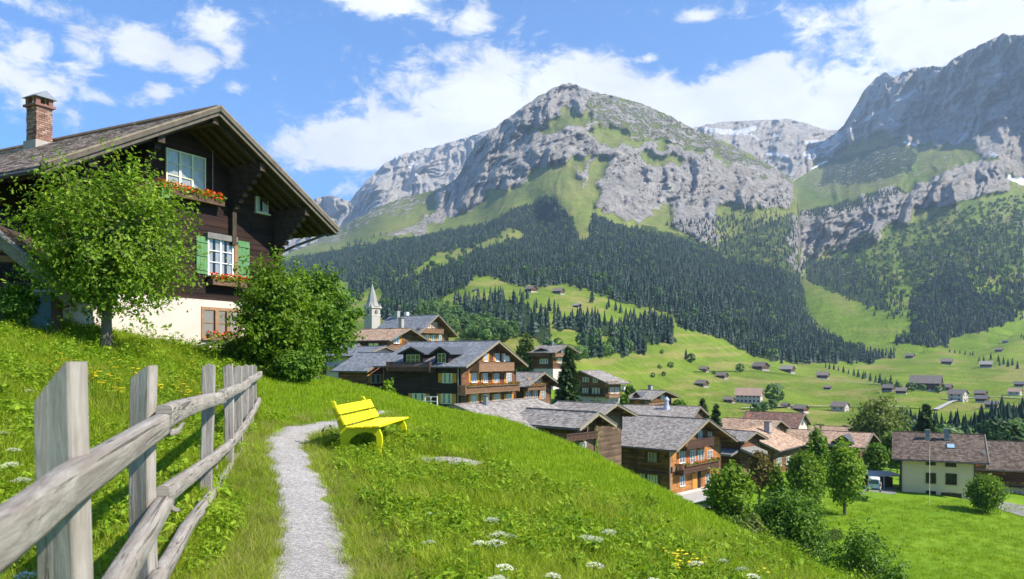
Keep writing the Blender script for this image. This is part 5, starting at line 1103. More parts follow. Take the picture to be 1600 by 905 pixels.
# ------------------------------------------------------------------ cabins and farms across the valley
def cabin(px, py, wpx, label, name='hay_barn', cat='barn', th=None, mat='old_wood', sh='brown', white=False, ratio=1.3, hr=.5, floors=1, surf=None):
    r = random.Random(int(px*7+py)); p = (surf or S1).pt(np.array([float(px)]), np.array([float(py)]), True)[0]; Y = p[1]; Wt = wpx/F*Y; th = R(th if th is not None else r.uniform(30, 60)); ca, sa = math.cos(th), math.sin(th)
    Wd = Wt/(ca+ratio*sa); L = Wd*ratio; h1 = Wt*hr*.62*floors**.6; h2 = Wt*.22+h1
    mat = mat if mat != 'old_wood' else r.choice(['old_wood', 'red_wood', 'dark_wood', 'old_wood'])
    e = empty(name, (p[0]-Wt*.5+L*sa, p[1]-Wd*.3, p[2]), th); tag(e, label, cat)
    prof = [(0, -3), (Wd, -3), (Wd, h1), (Wd/2, h2), (0, h1)]
    MB().prism(prof, 0, L).build('wall', M['plaster' if white else mat], e)
    if not white: MB().box(-.06, -.06, -3, Wd+.06, L+.06, h1*.28).build('plinth', M['stone' if mat != 'red_wood' else 'plaster'], e)
    elif mat == 'w': pass
    o = .12*Wd; t = (h2-h1)/(Wd/2); mb = MB()
    for s_ in (-1, 1):
        xe = -o if s_ < 0 else Wd+o; ze = h1-t*o
        mb.hexa([(xe, -o, ze+.05), (Wd/2, -o, h2+.05), (Wd/2, L+o, h2+.05), (xe, L+o, ze+.05), (xe, -o, ze+.3), (Wd/2, -o, h2+.3), (Wd/2, L+o, h2+.3), (xe, L+o, ze+.3)])
    mb.build('roof', M['tanroof'] if sh == 'tan' else M[r.choice(['brownroof', 'brownroof', 'greyroof', 'paleroof'])], e)
    for fl in range(floors):
        z = h1*(.42 if floors == 1 else (.2+.5*fl)); hh = h1*(.28 if floors == 1 else .2); n = 2 if ratio < 1.6 else 6
        for i in range(2): x = Wd*(.25+.5*i); MB().box(x-Wd*.07, -.08, z, x+Wd*.07, -.005, z+hh).build('window', M['dark'], e)
        for i in range(n): y = L*(i+.5)/n; MB().box(-.08, y-Wd*.07, z, -.005, y+Wd*.07, z+hh).build('window', M['dark'], e)
    if wpx > 24: MB().box(Wd*.4, -.45, -3, Wd*.6, -.09, h1*.26).build('doorstep', M['stone'], e)
    return e
M['greyroof'] = plain('grey_roof', (.15,.145,.14), .85, .3, .5); M['paleroof'] = plain('pale_roof', (.30,.27,.24), .85, .3, .5)
M['tanroof'] = plain('tan_roof', (.42,.28,.21), .85, .25, .4); M['brownroof'] = plain('brown_roof', (.21,.175,.15), .85, .3, .5)
for a in [
 (1101,581,15,'tiny pale cabin highest left on the lower pasture'), (1130,592,18,'small barn with pale stone base right of the tiny pale cabin'), (1098,605,20,'grey barn lowest left on the pasture, above the village roofs'),
 (1191,579,24,'wide dark barn just under the forest edge, on the farm track'), (1233,583,22,'dark barn right of the wide barn under the forest edge'), (1288,592,20,'dark barn standing alone at the end of the farm track'),
 (1141,630,18,'dark barn directly left of the long white guest house'), (1229,637,13,'small barn with a bush right of the long white guest house'), (1254,645,22,'dark barn behind the tan village roofs, by the valley road'),
 (1294,609,12,'flat pale rubble hut in the open middle pasture'), (1392,612,20,'dark barn at the left end of the farm hamlet'), (1411,616,18,'low stone sided farmhouse just left of the big hamlet farm'),
 (1481,611,20,'dark barn touching the right side of the big hamlet farm'), (1536,620,18,'upper of two grey barns by the road junction'), (1538,629,20,'lower of two grey barns by the road junction'),
 (1553,638,20,'barn ruin with low roof above the ravine wood'), (1424,560,14,'small barn right under the forest at the forest gap'), (1482,570,18,'barn on the wide upper right pasture, left one'),
 (1544,575,20,'barn beside the small wood on the upper right pasture'), (1563,550,12,'tiny barn on the highest right pasture'), (1572,536,9,'tiniest hut under the right hand forest'), (1596,605,16,'barn cut by the right edge above the road'),
 (742,456,9,'tiny hut with pointed roof highest left on the forest meadow'), (873,460,19,'long low barn on the forest meadow under the trees'), (551,491,10,'grey hut left of the church tower on the meadow'),(850,483,6,'tiny brown hut in the forest meadow hollow'), (902,481,13,'small pale hut on the lower forest meadow')]:
    cabin(*a)
cabin(1316, 643, 27, 'white fronted chalet alone on the valley road', 'farmhouse', 'house', white=True)
cabin(1174, 631, 42, 'long white guest house with tan roof on the pasture', 'guest_house', 'house', th=62, sh='tan', white=True, ratio=2.0, floors=2, hr=.36)
cabin(1454, 612, 46, 'big brown farmhouse in the middle of the hamlet', 'farmhouse', 'house', th=55, mat='red_wood', ratio=1.9, floors=2, hr=.34)
cabin(1502, 628, 27, 'white house with brown roof at the road junction', 'farmhouse', 'house', white=True, floors=2)
cabin(1590, 618, 20, 'white house near the right edge on the road', 'farmhouse', 'house', white=True, sh='tan')
cabin(830, 457, 20, 'white based farmhouse with brown roof on the forest meadow', 'farmhouse', 'house', mat='red_wood')
cabin(690, 493, 22, 'pale farmhouse at the forest edge above the broad slate chalet', 'farmhouse', 'house', mat='red_wood', ratio=1.5)
# ------------------------------------------------------------------ trees and bushes near the village
def nrm(a): return a/(np.linalg.norm(a, axis=-1, keepdims=True)+1e-9)
def leaf_quads(C, N, size, r, asp=.55):
    """diamond leaves at C with normals N"""
    n = len(C); a = nrm(r.normal(size=(n, 3))); u = nrm(np.cross(N, a)); v = np.cross(N, u); s = (size*r.uniform(.6, 1.35, n))[:,None]
    V = np.stack([C-u*s, C-v*s*asp+N*s*.12, C+u*s, C+v*s*asp+N*s*.12], 1).reshape(-1, 3); return V, np.arange(4*n).reshape(n, 4)
def broad_tree(name, label, cat, base, H, Rx, n=6000, size=.12, seed=1, mat='leaf_a', trunk=.18, tr=.12, limbs=9, subs=120, up=.55, group=None, flat=1.0, lean=(0, 0), spiky=.0, cz=None, parent=None, Ry=None, fill=.25):
    r = np.random.default_rng(seed); Ry = Ry or Rx; e = empty(name, base, r.uniform(0, 6.28) if spiky == 0 else 0); tag(e, label, cat, group)
    zc = H*(trunk+(1-trunk)*.5) if cz is None else cz; Rz = (H*(1-trunk)/2)*1.0
    mb = MB(); top = np.array([lean[0], lean[1], H*.75]); tp = [np.array([0, 0, -.3]), np.array([lean[0]*.2, lean[1]*.2, H*trunk*.6]), np.array([lean[0]*.5, lean[1]*.5, H*.45]), top]
    mb.tube(tp, [tr*1.25, tr, tr*.6, tr*.15], 9); mb.build('trunk', M['bark'], e, smooth=True)
    L0 = []; L1 = []; mb = MB()
    for i in range(limbs):
        t = r.uniform(.15, .8); p0 = tp[1]*(1-t)+top*t; a = 2*math.pi*i/limbs*1.62+r.uniform(-.3, .3); d = np.array([math.cos(a), math.sin(a), r.uniform(.1, 1.0)*up*1.6]); d /= np.linalg.norm(d)
        Ln = r.uniform(.55, .85); p1 = np.array([lean[0]*.6+d[0]*Rx*Ln, lean[1]*.6+d[1]*Ry*Ln, zc+(d[2]-.25)*Rz*Ln]); pm = (p0+p1)/2+np.array([0, 0, -.06*H])+r.normal(size=3)*.03*H
        mb.tube([p0, pm, p1], [tr*.42, tr*.25, tr*.08], 5); L0 += [(p0, pm, p1)]
    S0 = []; S1_ = []
    for i in range(subs):
        p0, pm, p1 = L0[r.integers(len(L0))]; t = r.uniform(.25, 1); q = p0*(1-t)**2+2*pm*t*(1-t)+p1*t*t
        d = nrm(r.normal(size=3)); rad = r.uniform(.45, 1.0)**.5*(1+.22*math.sin(d[0]*5+seed)*math.cos(d[2]*6+d[1]*4)); en = np.array([lean[0]*.6+d[0]*Rx*rad, lean[1]*.6+d[1]*Ry*rad, zc+d[2]*Rz*rad*(1 if d[2] > 0 else flat)])
        if r.uniform() < .5: en = en*.75+q*.25
        en[2] += spiky*r.uniform(0, 1)*(d[2] > .1)
        S0.append(q); S1_.append(en)
        if i < 70: mb.tube([q, (q+en)/2+np.array([0, 0, -.02*H]), en], [tr*.12, tr*.08, tr*.03], 4)
    b_ = mb.build('branches', M['bark'], e)
    S0 = np.array(S0); S1_ = np.array(S1_); k = r.integers(0, subs, n); t = r.beta(1.6, 1.0, n)[:,None]*.85+.17
    C = S0[k]*(1-t)+S1_[k]*t; C[:,2] -= (t*(1-t))[:,0]*.1*H*.5; sp_ = Rx*(.05+.16*(1-np.abs(t-.6)))*(1 if spiky == 0 else .36); C += r.normal(size=(n, 3))*sp_*np.array([1, 1, .75])
    m_ = int(n*fill); d = nrm(r.normal(size=(m_, 3))); cl = nrm(r.normal(size=(26, 3))); ci = r.integers(0, 26, m_)
    C[:m_] = np.array([lean[0]*.6, lean[1]*.6, zc])+(cl[ci]*.62+d*r.uniform(.1, .36, (m_, 1)))*np.array([Rx, Ry, Rz*flat])
    cen = np.array([lean[0]*.6, lean[1]*.6, zc]); out = nrm((C-cen)/np.array([Rx, Ry, Rz])); N = nrm(out*.8+r.normal(size=(n, 3))*.75+np.array([0, 0, .45]))
    V, Fc = leaf_quads(C, N, size, r); o = np_mesh('crown', V, Fc, M[mat], e, attrs={'rnd': ('FACE', np.clip(r.normal(.5, .22, n), 0, 1))}); return e
def spruce(name, label, base, H, Rb, n=9000, size=.2, seed=1, group=None, droop=.35, mat='needle', layers=24):
    r = np.random.default_rng(seed); e = empty(name, base, 0); tag(e, label, 'tree', group)
    MB().tube([(0, 0, -.5), (0, 0, H*.5), (0, 0, H*.98)], [Rb*.09, Rb*.05, .02], 7).build('trunk', M['cone_bark'], e)
    nb = layers*11; zb = np.sort(r.uniform(.06, .97, nb))**1.0; a = r.uniform(0, 6.283, nb); ln = Rb*1.2*(1-zb)**.75*r.uniform(.75, 1.15, nb)+.05
    k = r.integers(0, nb, n); w_ = ln[k]/ln.max(); keep = r.uniform(0, 1, n) < .25+.75*w_; k = k[keep]; n = len(k); t = r.beta(1.8, 1.1, n)
    x = np.cos(a[k])*ln[k]*t; y = np.sin(a[k])*ln[k]*t; z = zb[k]*H-droop*ln[k]*t+.22*ln[k]*t*t
    lat = r.normal(size=n)*.14*ln[k]*(1.15-t)*1.3; x += -np.sin(a[k])*lat; y += np.cos(a[k])*lat; z += r.normal(size=n)*.03*H*.4-np.abs(lat)*.3
    C = np.stack([x, y, z], -1); d = np.stack([np.cos(a[k]+r.normal(size=n)*.5), np.sin(a[k]+r.normal(size=n)*.5), -.25+r.normal(size=n)*.25], -1); d = nrm(d)
    s_ = np.cross(d, np.array([0, 0, 1.])); s_ = nrm(s_+np.array([0, 0, .0])+r.normal(size=(n, 3))*.35); sz = (size*r.uniform(.6, 1.3, n))[:,None]
    V = np.stack([C-d*sz, C+s_*sz*.34, C+d*sz, C-s_*sz*.34-np.array([0, 0, 1])*sz*.12], 1).reshape(-1, 3)
    np_mesh('crown', V, np.arange(4*n).reshape(n, 4), M[mat], e, attrs={'rnd': ('FACE', np.clip(r.normal(.5, .2, n)+.25*(t-.5), 0, 1))}); return e
def ground_pt(px, Y, dz=0): 
    x = (px-CX)/F*Y; return Vector((x, Y, zt1(x, Y)+dz))
def tree_px(fn, name, label, cat, pc, Y, ptop, p0, p1, **kw):
    b = ground_pt(pc, Y); top = CZ-(ptop-HY)/F*Y; H_ = top-b.z; Rx = (p1-p0)/2/F*Y; lean = ((p0+p1)/2-pc)/F*Y
    if fn == 'b': return broad_tree(name, label, cat, b, H_, Rx, lean=(lean, 0), **kw)
    return spruce(name, label, b, H_, Rx, **kw)
# by the old chalet
broad_tree('apple_tree', 'leafy young tree with upright shoots in front of the old chalet', 'tree', ground_pt(166, 19.6), 4.75, 2.6, n=23000, size=.058, seed=5, mat='leaf_a', trunk=.13, tr=.13, limbs=13, subs=330, spiky=1.0, lean=(.05, 0), Ry=1.6, up=.75, cz=2.45, fill=.02)
broad_tree('bush', 'big bright green bush hiding the right corner of the old chalet', 'bush', ground_pt(432, 23.5), 3.3, 1.5, n=16500, size=.066, seed=8, mat='leaf_a', trunk=.06, tr=.08, limbs=12, subs=260, spiky=.85, up=.7, fill=.14)
broad_tree('bush', 'taller olive green tree behind the big bush, above the church side', 'tree', ground_pt(495, 29), 4.2, 1.7, n=19000, size=.08, seed=9, mat='leaf_b', trunk=.08, tr=.1, limbs=12, subs=220, spiky=.3, up=.6, fill=.3, Ry=1.6)
broad_tree('shrub', 'low dark shrub at the foot of the plaster wall', 'bush', ground_pt(392, 24.5), 1.0, 1.1, n=6000, size=.06, seed=10, mat='leaf_b', trunk=.02, tr=.04, fill=.4, subs=80)
broad_tree('shrub', 'dark low shrub at the lower right foot of the big bush', 'bush', ground_pt(465, 23), 1.1, .75, n=5500, size=.06, seed=11, mat='leaf_b', trunk=.02, tr=.04, fill=.4, subs=80)
broad_tree('shrub', 'leafy climber in front of the glass screen of the shed', 'bush', ground_pt(26, 19.4), 1.25, .5, n=4200, size=.055, seed=12, mat='leaf_b', trunk=.02, tr=.03, fill=.4, subs=70, spiky=.1)
tree_px('b', 'shrub', 'small upright sapling on the slope left of the pale railing', 'bush', 607, 56, 594, 594, 622, n=3500, size=.13, seed=13, mat='leaf_a', trunk=.05, tr=.05, spiky=.4, subs=60)
tree_px('b', 'shrub', 'brownish low shrub where the left bank meets the annex', 'bush', 580, 50, 604, 560, 604, n=3000, size=.12, seed=14, mat='leaf_c', trunk=.03, tr=.04, subs=60)
# in and round the village
tree_px('s', 'spruce_tree', 'tall dark spruce standing in the middle of the village', 'tree', 888, 118, 541, 862, 914, n=15000, size=.42, seed=21, layers=26)
tree_px('s', 'spruce_tree', 'left one of two spruces behind the metal chimney roof', 'tree', 1098, 150, 622, 1083, 1112, n=6000, size=.5, seed=22)
tree_px('s', 'spruce_tree', 'right and smaller one of two spruces behind the metal chimney roof', 'tree', 1119, 152, 631, 1108, 1131, n=4500, size=.5, seed=23)
tree_px('s', 'spruce_tree', 'dark spruce behind the cream house roof', 'tree', 1447, 165, 628, 1420, 1476, n=9000, size=.6, seed=24)
tree_px('b', 'tree', 'very large round olive green tree behind the low tan house', 'tree', 1374, 165, 613, 1331, 1418, n=12000, size=.38, seed=25, mat='leaf_c', trunk=.12, tr=.4, fill=.35)
tree_px('b', 'tree', 'small conical green tree between the tan roofs and the round trees', 'tree', 1277, 106, 663, 1258, 1298, n=6500, size=.24, seed=26, mat='leaf_b', trunk=.1, tr=.15, fill=.3, spiky=.8)
tree_px('b', 'tree', 'dense round tree left of the trees by the hedge', 'tree', 1258, 96, 697, 1229, 1291, n=10000, size=.21, seed=27, mat='leaf_a', trunk=.03, tr=.15, fill=.35)
tree_px('b', 'tree', 'tree with clear dark trunk left of the parked van', 'tree', 1320, 98, 686, 1288, 1350, n=9500, size=.22, seed=28, mat='leaf_a', trunk=.12, tr=.2, fill=.3)
tree_px('b', 'tree', 'small reddish tree in front of the tan roof house', 'tree', 1186, 97, 697, 1169, 1207, n=4500, size=.2, seed=29, mat='leaf_red', trunk=.28, tr=.14, fill=.3)
tree_px('b', 'shrub', 'light green shrub right of the reddish tree', 'bush', 1212, 96, 718, 1200, 1228, n=2500, size=.18, seed=30, mat='leaf_a', trunk=.05, tr=.06, fill=.3)
tree_px('b', 'shrub', 'round trimmed shrub in front of the right corner of the cream house', 'bush', 1540, 102, 739, 1511, 1570, n=9500, size=.17, seed=31, mat='leaf_a', trunk=.04, tr=.1, fill=.5)
tree_px('b', 'bush', 'loose pale green bush right of the front chalet terrace', 'bush', 1139, 66, 722, 1092, 1186, n=13000, size=.16, seed=32, mat='leaf_a', trunk=.05, tr=.12, fill=.3, spiky=.5, flat=1.1)
tree_px('b', 'bush', 'huge dense dark green bush below the village trees', 'bush', 1230, 52, 758, 1164, 1296, n=26000, size=.12, seed=33, mat='leaf_b', trunk=.03, tr=.12, fill=.5, flat=1.1)
tree_px('b', 'bush', 'greyish olive bush between the pale bush and the huge dark one', 'bush', 1168, 50, 792, 1136, 1204, n=9000, size=.11, seed=34, mat='leaf_c', trunk=.03, tr=.1, fill=.4)
tree_px('b', 'bush', 'dark spiky bush at the bottom right behind the hill edge', 'bush', 1352, 46, 822, 1282, 1425, n=16000, size=.11, seed=35, mat='leaf_b', trunk=.03, tr=.1, fill=.35, spiky=.5, flat=1.2)
tree_px('b', 'tree', 'mid green tree left of the upper chalet', 'tree', 822, 190, 517, 806, 838, n=5000, size=.45, seed=36, mat='leaf_c', trunk=.08, tr=.2, fill=.35)
tree_px('b', 'shrub', 'bushy green growth behind the white based chalet', 'bush', 985, 160, 596, 976, 994, n=2500, size=.3, seed=37, mat='leaf_b', fill=.4)
tree_px('b', 'shrub', 'small conifer like bush between white based and dormer chalets', 'bush', 976, 140, 612, 968, 986, n=2500, size=.25, seed=38, mat='leaf_b', fill=.4)
tree_px('b', 'shrub', 'green bush right of the dormer chalet', 'bush', 1062, 160, 622, 1050, 1078, n=2600, size=.3, seed=39, mat='leaf_b', fill=.4)
tree_px('b', 'shrub', 'garden bush under the cross roof chalet balcony', 'bush', 925, 80, 652, 917, 938, n=2600, size=.16, seed=40, mat='leaf_a', fill=.4)
tree_px('b', 'tree', 'green tree between the large round tree and the cream house roof', 'tree', 1402, 150, 668, 1380, 1425, n=5000, size=.35, seed=41, mat='leaf_b', fill=.4)
tree_px('b', 'tree', 'broad tree right of the parked van behind the carport', 'tree', 1368, 132, 690, 1350, 1388, n=4000, size=.3, seed=42, mat='leaf_b', fill=.4)
# hedge along the meadow
he = empty('garden_hedge', ground_pt(1280, 84)); tag(he, 'low ragged garden hedge along the meadow under the round trees', 'hedge')
r = np.random.default_rng(50); n = 7000; t = r.uniform(0, 1, n); pxs = 1240+75*t; Ys = 84+3*t+r.normal(size=n)*.35; X = (pxs-CX)/F*Ys; hgt = r.uniform(0, 1, n)**.8*(1.0+.5*vnoise(t*9, t*0, 3)); C = np.stack([X, Ys, zt(X, Ys)+hgt], -1)-np.array(he.location)
V, Fc = leaf_quads(C, nrm(r.normal(size=(n, 3))+np.array([0, -.3, .5])), .11, r); np_mesh('hedge_leaves', V, Fc, M['leaf_c'], he, attrs={'rnd': ('FACE', r.uniform(0, 1, n))})
mb = MB(); [mb.tube([ground_pt(1240+75*q/24, 84+3*q/24, -.2)-he.location, ground_pt(1240+75*q/24, 84+3*q/24, .9)-he.location], .05, 5) for q in range(25)]; mb.build('stems', M['bark'], he)

# ------------------------------------------------------------------ single trees on the slopes
def tmesh(name, T, mat, seed):
    V, Fc = T; me = bpy.data.meshes.new(name); me.from_pydata(V.tolist(), [], Fc.tolist()); me.materials.append(M[mat]); a = me.attributes.new('rnd', 'FLOAT', 'FACE'); a.data.foreach_set('value', np.random.default_rng(seed).uniform(.2, .9, len(Fc)).astype(np.float32)); return me
CM = [tmesh('conifer', tier_tree(1, .19+.015*i, 8, 9, 60+i), 'needle_far', i) for i in range(4)]
RM = [tmesh('round_tree', round_tree(1, .40+.05*i, 70+i), 'leaf_far', i) for i in range(3)]
def singles(pts, label, group, kind='c', h=14, surf=S1, seed=0, name=None):
    r = random.Random(seed)
    for (px, py) in pts:
        p = surf.pt(np.array([float(px)]), np.array([float(py)]))[0]; hh = h*r.uniform(.75, 1.2)
        o = bpy.data.objects.new(name or ('conifer_tree' if kind == 'c' else 'meadow_tree'), (CM if kind == 'c' else RM)[r.randrange(3)]); link(o); o.location = (p[0], p[1], p[2]-.4); o.scale = (hh*r.uniform(.9, 1.2),)*2+(hh,); o.rotation_euler = (0, 0, r.uniform(0, 6)); tag(o, label, 'tree', group)
singles([(1290,575),(1296,577),(1303,578),(1310,580),(1318,583),(1326,585),(1334,588),(1341,590),(1349,593),(1352,591),(1360,596),(1368,598),(1375,600),(1383,602),(1392,604),(1401,607)], 'small dark conifer in the diagonal tree line below the forest edge', 'conifers in the diagonal line below the forest', h=9, seed=1)
singles([(712,478),(716,472),(720,480),(727,474),(733,478),(740,482),(747,478)], 'dark conifer in the clump left of the highest forest meadow', 'conifers left of the highest forest meadow', h=15, seed=2)
singles([(813,462),(818,470),(824,468),(815,475)], 'conifer in the little clump under the meadow farmhouse', 'conifers under the meadow farmhouse', h=11, seed=3)
singles([(838,482),(846,490),(866,490),(872,492),(858,488)], 'conifer dotted over the lower forest meadow', 'conifers on the lower forest meadow', h=12, seed=4)
singles([(926,470),(924,474)], 'pair of conifers beside the right forest wall', 'pair of conifers on the forest meadow', h=13, seed=5)
singles([(951,481),(948,484),(962,486),(970,490),(978,494),(985,498)], 'conifer at the lower right end of the forest meadow', 'conifers lower right of the forest meadow', h=11, seed=6)
singles([(1072,562)], 'slim tree of the pair alone on the open slope', None, h=11, seed=7)
singles([(1080,568)], 'round bushy tree of the pair alone on the open slope', None, 'b', h=10, seed=8)
singles([(1156,583)], 'dark round tree on the farm track left of the wide barn', None, 'b', h=9, seed=9)
singles([(1211,633)], 'round tree right of the long white guest house', None, 'b', h=13, seed=10)
singles([(1206,640),(1180,647),(1193,644)], 'dark garden bush below the guest house', 'bushes below the guest house', 'b', h=6, seed=11, name='garden_bush')
singles([(1484,551),(1492,552),(1500,553),(1508,555),(1516,556),(1520,556)], 'conifer in the small dark row at the right forest corner', 'conifers at the right forest corner', h=8, seed=12)
singles([(1530,566),(1537,568),(1562,572),(1568,570),(1575,574),(1582,572),(1590,577),(1560,566),(1548,563)], 'tree in the little wood on the upper right pasture', 'trees of the upper right little wood', h=10, seed=13)
singles([(1596,528),(1600,530)], 'conifer cut by the right edge on the highest pasture', 'conifers at the right edge', h=12, seed=14)
singles([(1383,608),(1404,612),(1424,612),(1437,606),(1442,612),(1466,614),(1472,612)], 'dark tree standing between the hamlet farms', 'trees in the hamlet', 'b', h=7, seed=15)
singles([(1034,553),(1031,576),(1020,590),(1116,585),(1037,588),(1048,575)], 'dark shrub dotted on the open slope left of the cabins', 'shrubs on the open slope', 'b', h=4, seed=16, name='slope_shrub')
singles([(706,496),(716,503)], 'light green round tree by the pale forest edge farmhouse', 'round trees by the pale farmhouse', 'b', h=9, seed=17)
singles([(765,510),(775,520),(790,522),(758,524),(742,512),(735,524),(722,516)], 'light green round tree on the slope behind the dark chalet', 'round trees behind the dark chalet', 'b', h=8, seed=18)
singles([(858,552),(868,556),(872,545),(905,565),(912,560)], 'pale green tree on the slope behind the tall spruce', 'trees behind the tall spruce', 'b', h=7, seed=19)
for q in range(9):
    px = 1262+q*10; Y = 255+q*4; b = ground_pt(px, Y)
# ------------------------------------------------------------------ fence
M['fence'] = weathered('silver_split_timber')
def loft(name, rings, mat, parent, uvs, caps=True, smooth=True):
    """rings (n,m,3); uvs (n,m+1,2)"""
    rings = np.array(rings); n, m, _ = rings.shape; Fc = []; UV = []
    for i in range(n-1):
        for k in range(m):
            k2 = (k+1) % m; Fc.append((i*m+k, i*m+k2, (i+1)*m+k2, (i+1)*m+k)); UV += [uvs[i][k], uvs[i][k+1], uvs[i+1][k+1], uvs[i+1][k]]
    if caps:
        for i, rev in ((0, True), (n-1, False)):
            q = [i*m+k for k in range(m)]; Fc.append(tuple(q[::-1] if rev else q)); UV += [(rings[i][k][0]*.3, rings[i][k][2]*8) for k in (range(m)[::-1] if rev else range(m))]
    me = bpy.data.meshes.new(name); me.from_pydata(rings.reshape(-1, 3).tolist(), [], Fc); uv = me.uv_layers.new(name='UVMap')
    for l, u in zip(uv.data, UV): l.uv = u
    if smooth: me.polygons.foreach_set('use_smooth', [len(p.vertices) == 4 for p in me.polygons])
    me.materials.append(mat); o = bpy.data.objects.new(name, me); link(o, parent); KIDS.setdefault(parent.name, []).append(o); return o
fe = empty('split_rail_fence', (-1.3, 2.2, .25)); tag(fe, 'weathered grey split rail fence running along the left side of the path', 'fence'); fo = np.array(fe.location)
posts = [(100,2.2,565,.138,-.3,.135),(226,4.1,571,.135,-.35,.085),(324,7.6,567,.135,.3,.05),(357,9.6,568,.13,-.3,.05),(373,11.2,570,.13,.25,.05),(382.5,12.6,569,.13,.3,.05),(390,13.9,570,.13,-.2,.05),(397,15.1,570,.13,.2,.05)]
r = random.Random(5); PP = []
for i, (px, Y, ptop, wd, skew, cut) in enumerate(posts):
    wd *= .82; cut *= .9; x = (px-CX)/F*Y; ztop = CZ-(ptop-HY)/F*Y; zb = zt1(x, Y)-.3; dp = .085; rings = []; uvs = []; PP.append((x, Y, zb))
    yaw = R(-8 if i < 2 else 12)
    prof = [(-.5,-.42),(-.44,-.5),(-.05,-.47),(.44,-.5),(.5,-.42),(.5,.42),(.44,.5),(0,.5),(-.44,.5),(-.5,.42)]
    for j in range(13):
        t = j/12; ring = []; uvr = []; per = 0
        for k, (a, b) in enumerate(prof+[prof[0]]):
            ww = wd*(1+.05*math.sin(t*5+i)+.03*r.uniform(-1, 1)*0); lx = a*ww+.012*math.sin(t*4+i*2); ly = b*dp
            zmax = ztop-(cut*max(0, (.35 if skew < 0 else -.35*0)-a*1.0)*1.15 if skew < 0 else cut*1.6*abs(a-.1))
            z = zb+(zmax-zb)*t
            if k < len(prof): ring.append((x+lx*math.cos(yaw)-ly*math.sin(yaw), Y+lx*math.sin(yaw)+ly*math.cos(yaw), z))
            uvr.append((z*1.0, per)); per += .035
        rings.append(np.array(ring)-fo); uvs.append(uvr)
    loft('post', rings, M['fence'], fe, uvs, smooth=False)
def rail(pts, w_, h_, seed, name='rail', taper=(1, 1), parent=None):
    rr = random.Random(seed); P = [Vector(p) for p in pts]; L = sum((P[i+1]-P[i]).length for i in range(len(P)-1)); n = max(6, int(L/.12)); rings = []; uvs = []
    cs = []
    for i in range(n+1):
        s_ = i/n*(len(P)-1); j = min(int(s_), len(P)-2); cs.append(P[j].lerp(P[j+1], s_-j))
    m = 12; ph = [rr.uniform(0, 6) for _ in range(6)]
    for i, c in enumerate(cs):
        d = (cs[min(i+1, n)]-cs[max(i-1, 0)]).normalized(); sd = d.cross(Vector((0, 0, 1))).normalized(); up = sd.cross(d); t = i/n; tp_ = taper[0]*(1-t)+taper[1]*t
        wob = Vector((0, 0, math.sin(t*4+ph[0])*.010+math.sin(t*11+ph[1])*.002)); ring = []; uvr = []
        for k in range(m+1):
            a = 2*math.pi*k/m; q = 1+.04*math.sin(a*3+ph[2]+t*2)+.02*math.sin(a*5+ph[3]-t*3)+.008*math.sin(t*40+ph[4]+a)
            ca, sa = math.cos(a), math.sin(a); ex = .42; a += .0; ca = math.copysign(abs(ca)**ex, ca); sa = math.copysign(abs(sa)**ex, sa)
            if k < m: ring.append(c+wob+(sd*ca*w_/2+up*sa*h_/2)*q*tp_*.84)
            uvr.append((t*L, k/m*.4))
        rings.append(np.array([tuple(v) for v in ring])-fo); uvs.append(uvr)
    return loft(name, rings, M['fence'], parent or fe, uvs)
def RP(px, py, Y): return tuple(at(px, py, Y))
off = lambda Y: Y-.0
# upper rail, three pieces in front of the posts
rail([(-.69, .7, 1.37), (-.932, 1.456, 1.365), (-1.09, 1.95, 1.388), (-1.79, 4.14, 1.382)], .075, .118, 1, taper=(.92, 1.12))
rail([RP(256, 650, 3.95), RP(300, 636, 5.6), RP(349, 621, 7.85)], .09, .145, 2, taper=(1.0, .95))
rail([RP(345, 621, 7.55), RP(370, 608, 9.8), RP(389, 597, 12.1)], .09, .14, 3)
rail([RP(387, 598, 11.8), RP(398, 590, 13.7), RP(407, 584, 15.3)], .09, .14, 4)
# middle rail
rail([RP(150, 960, 2.4), RP(205, 872, 3.1), RP(262, 782, 4.4)], .09, .13, 5)
rail([RP(254, 772, 4.15), RP(300, 742, 5.8), RP(341, 713, 8.0)], .085, .125, 6)
rail([RP(336, 716, 7.7), RP(365, 688, 9.9), RP(389, 655, 12.4)], .085, .12, 7)
rail([RP(387, 658, 12.1), RP(396, 643, 13.6), RP(405, 624, 15.3)], .085, .12, 8)
# low log near the ground
rail([RP(236, 925, 3.8), RP(290, 826, 5.5), RP(338, 762, 8.0)], .09, .10, 9)
rail([RP(333, 767, 7.7), RP(362, 724, 9.8), RP(385, 690, 12.2)], .085, .10, 10)
rail([RP(383, 692, 12.0), RP(396, 667, 14), RP(404, 650, 15.6)], .085, .10, 11)
# broken splinters at the joints, rope ties
rail([RP(262, 676, 4.1), RP(276, 671, 4.15), RP(287, 663, 4.3)], .04, .05, 12, 'splinter', taper=(1, .35))
rail([RP(256, 790, 4.2), RP(270, 793, 4.2), RP(281, 795, 4.25)], .03, .045, 13, 'splinter', taper=(1, .4))
rail([RP(339, 735, 8.0), RP(338, 722, 8.05), RP(341, 706, 8.1)], .03, .03, 14, 'splinter', taper=(.6, 1))

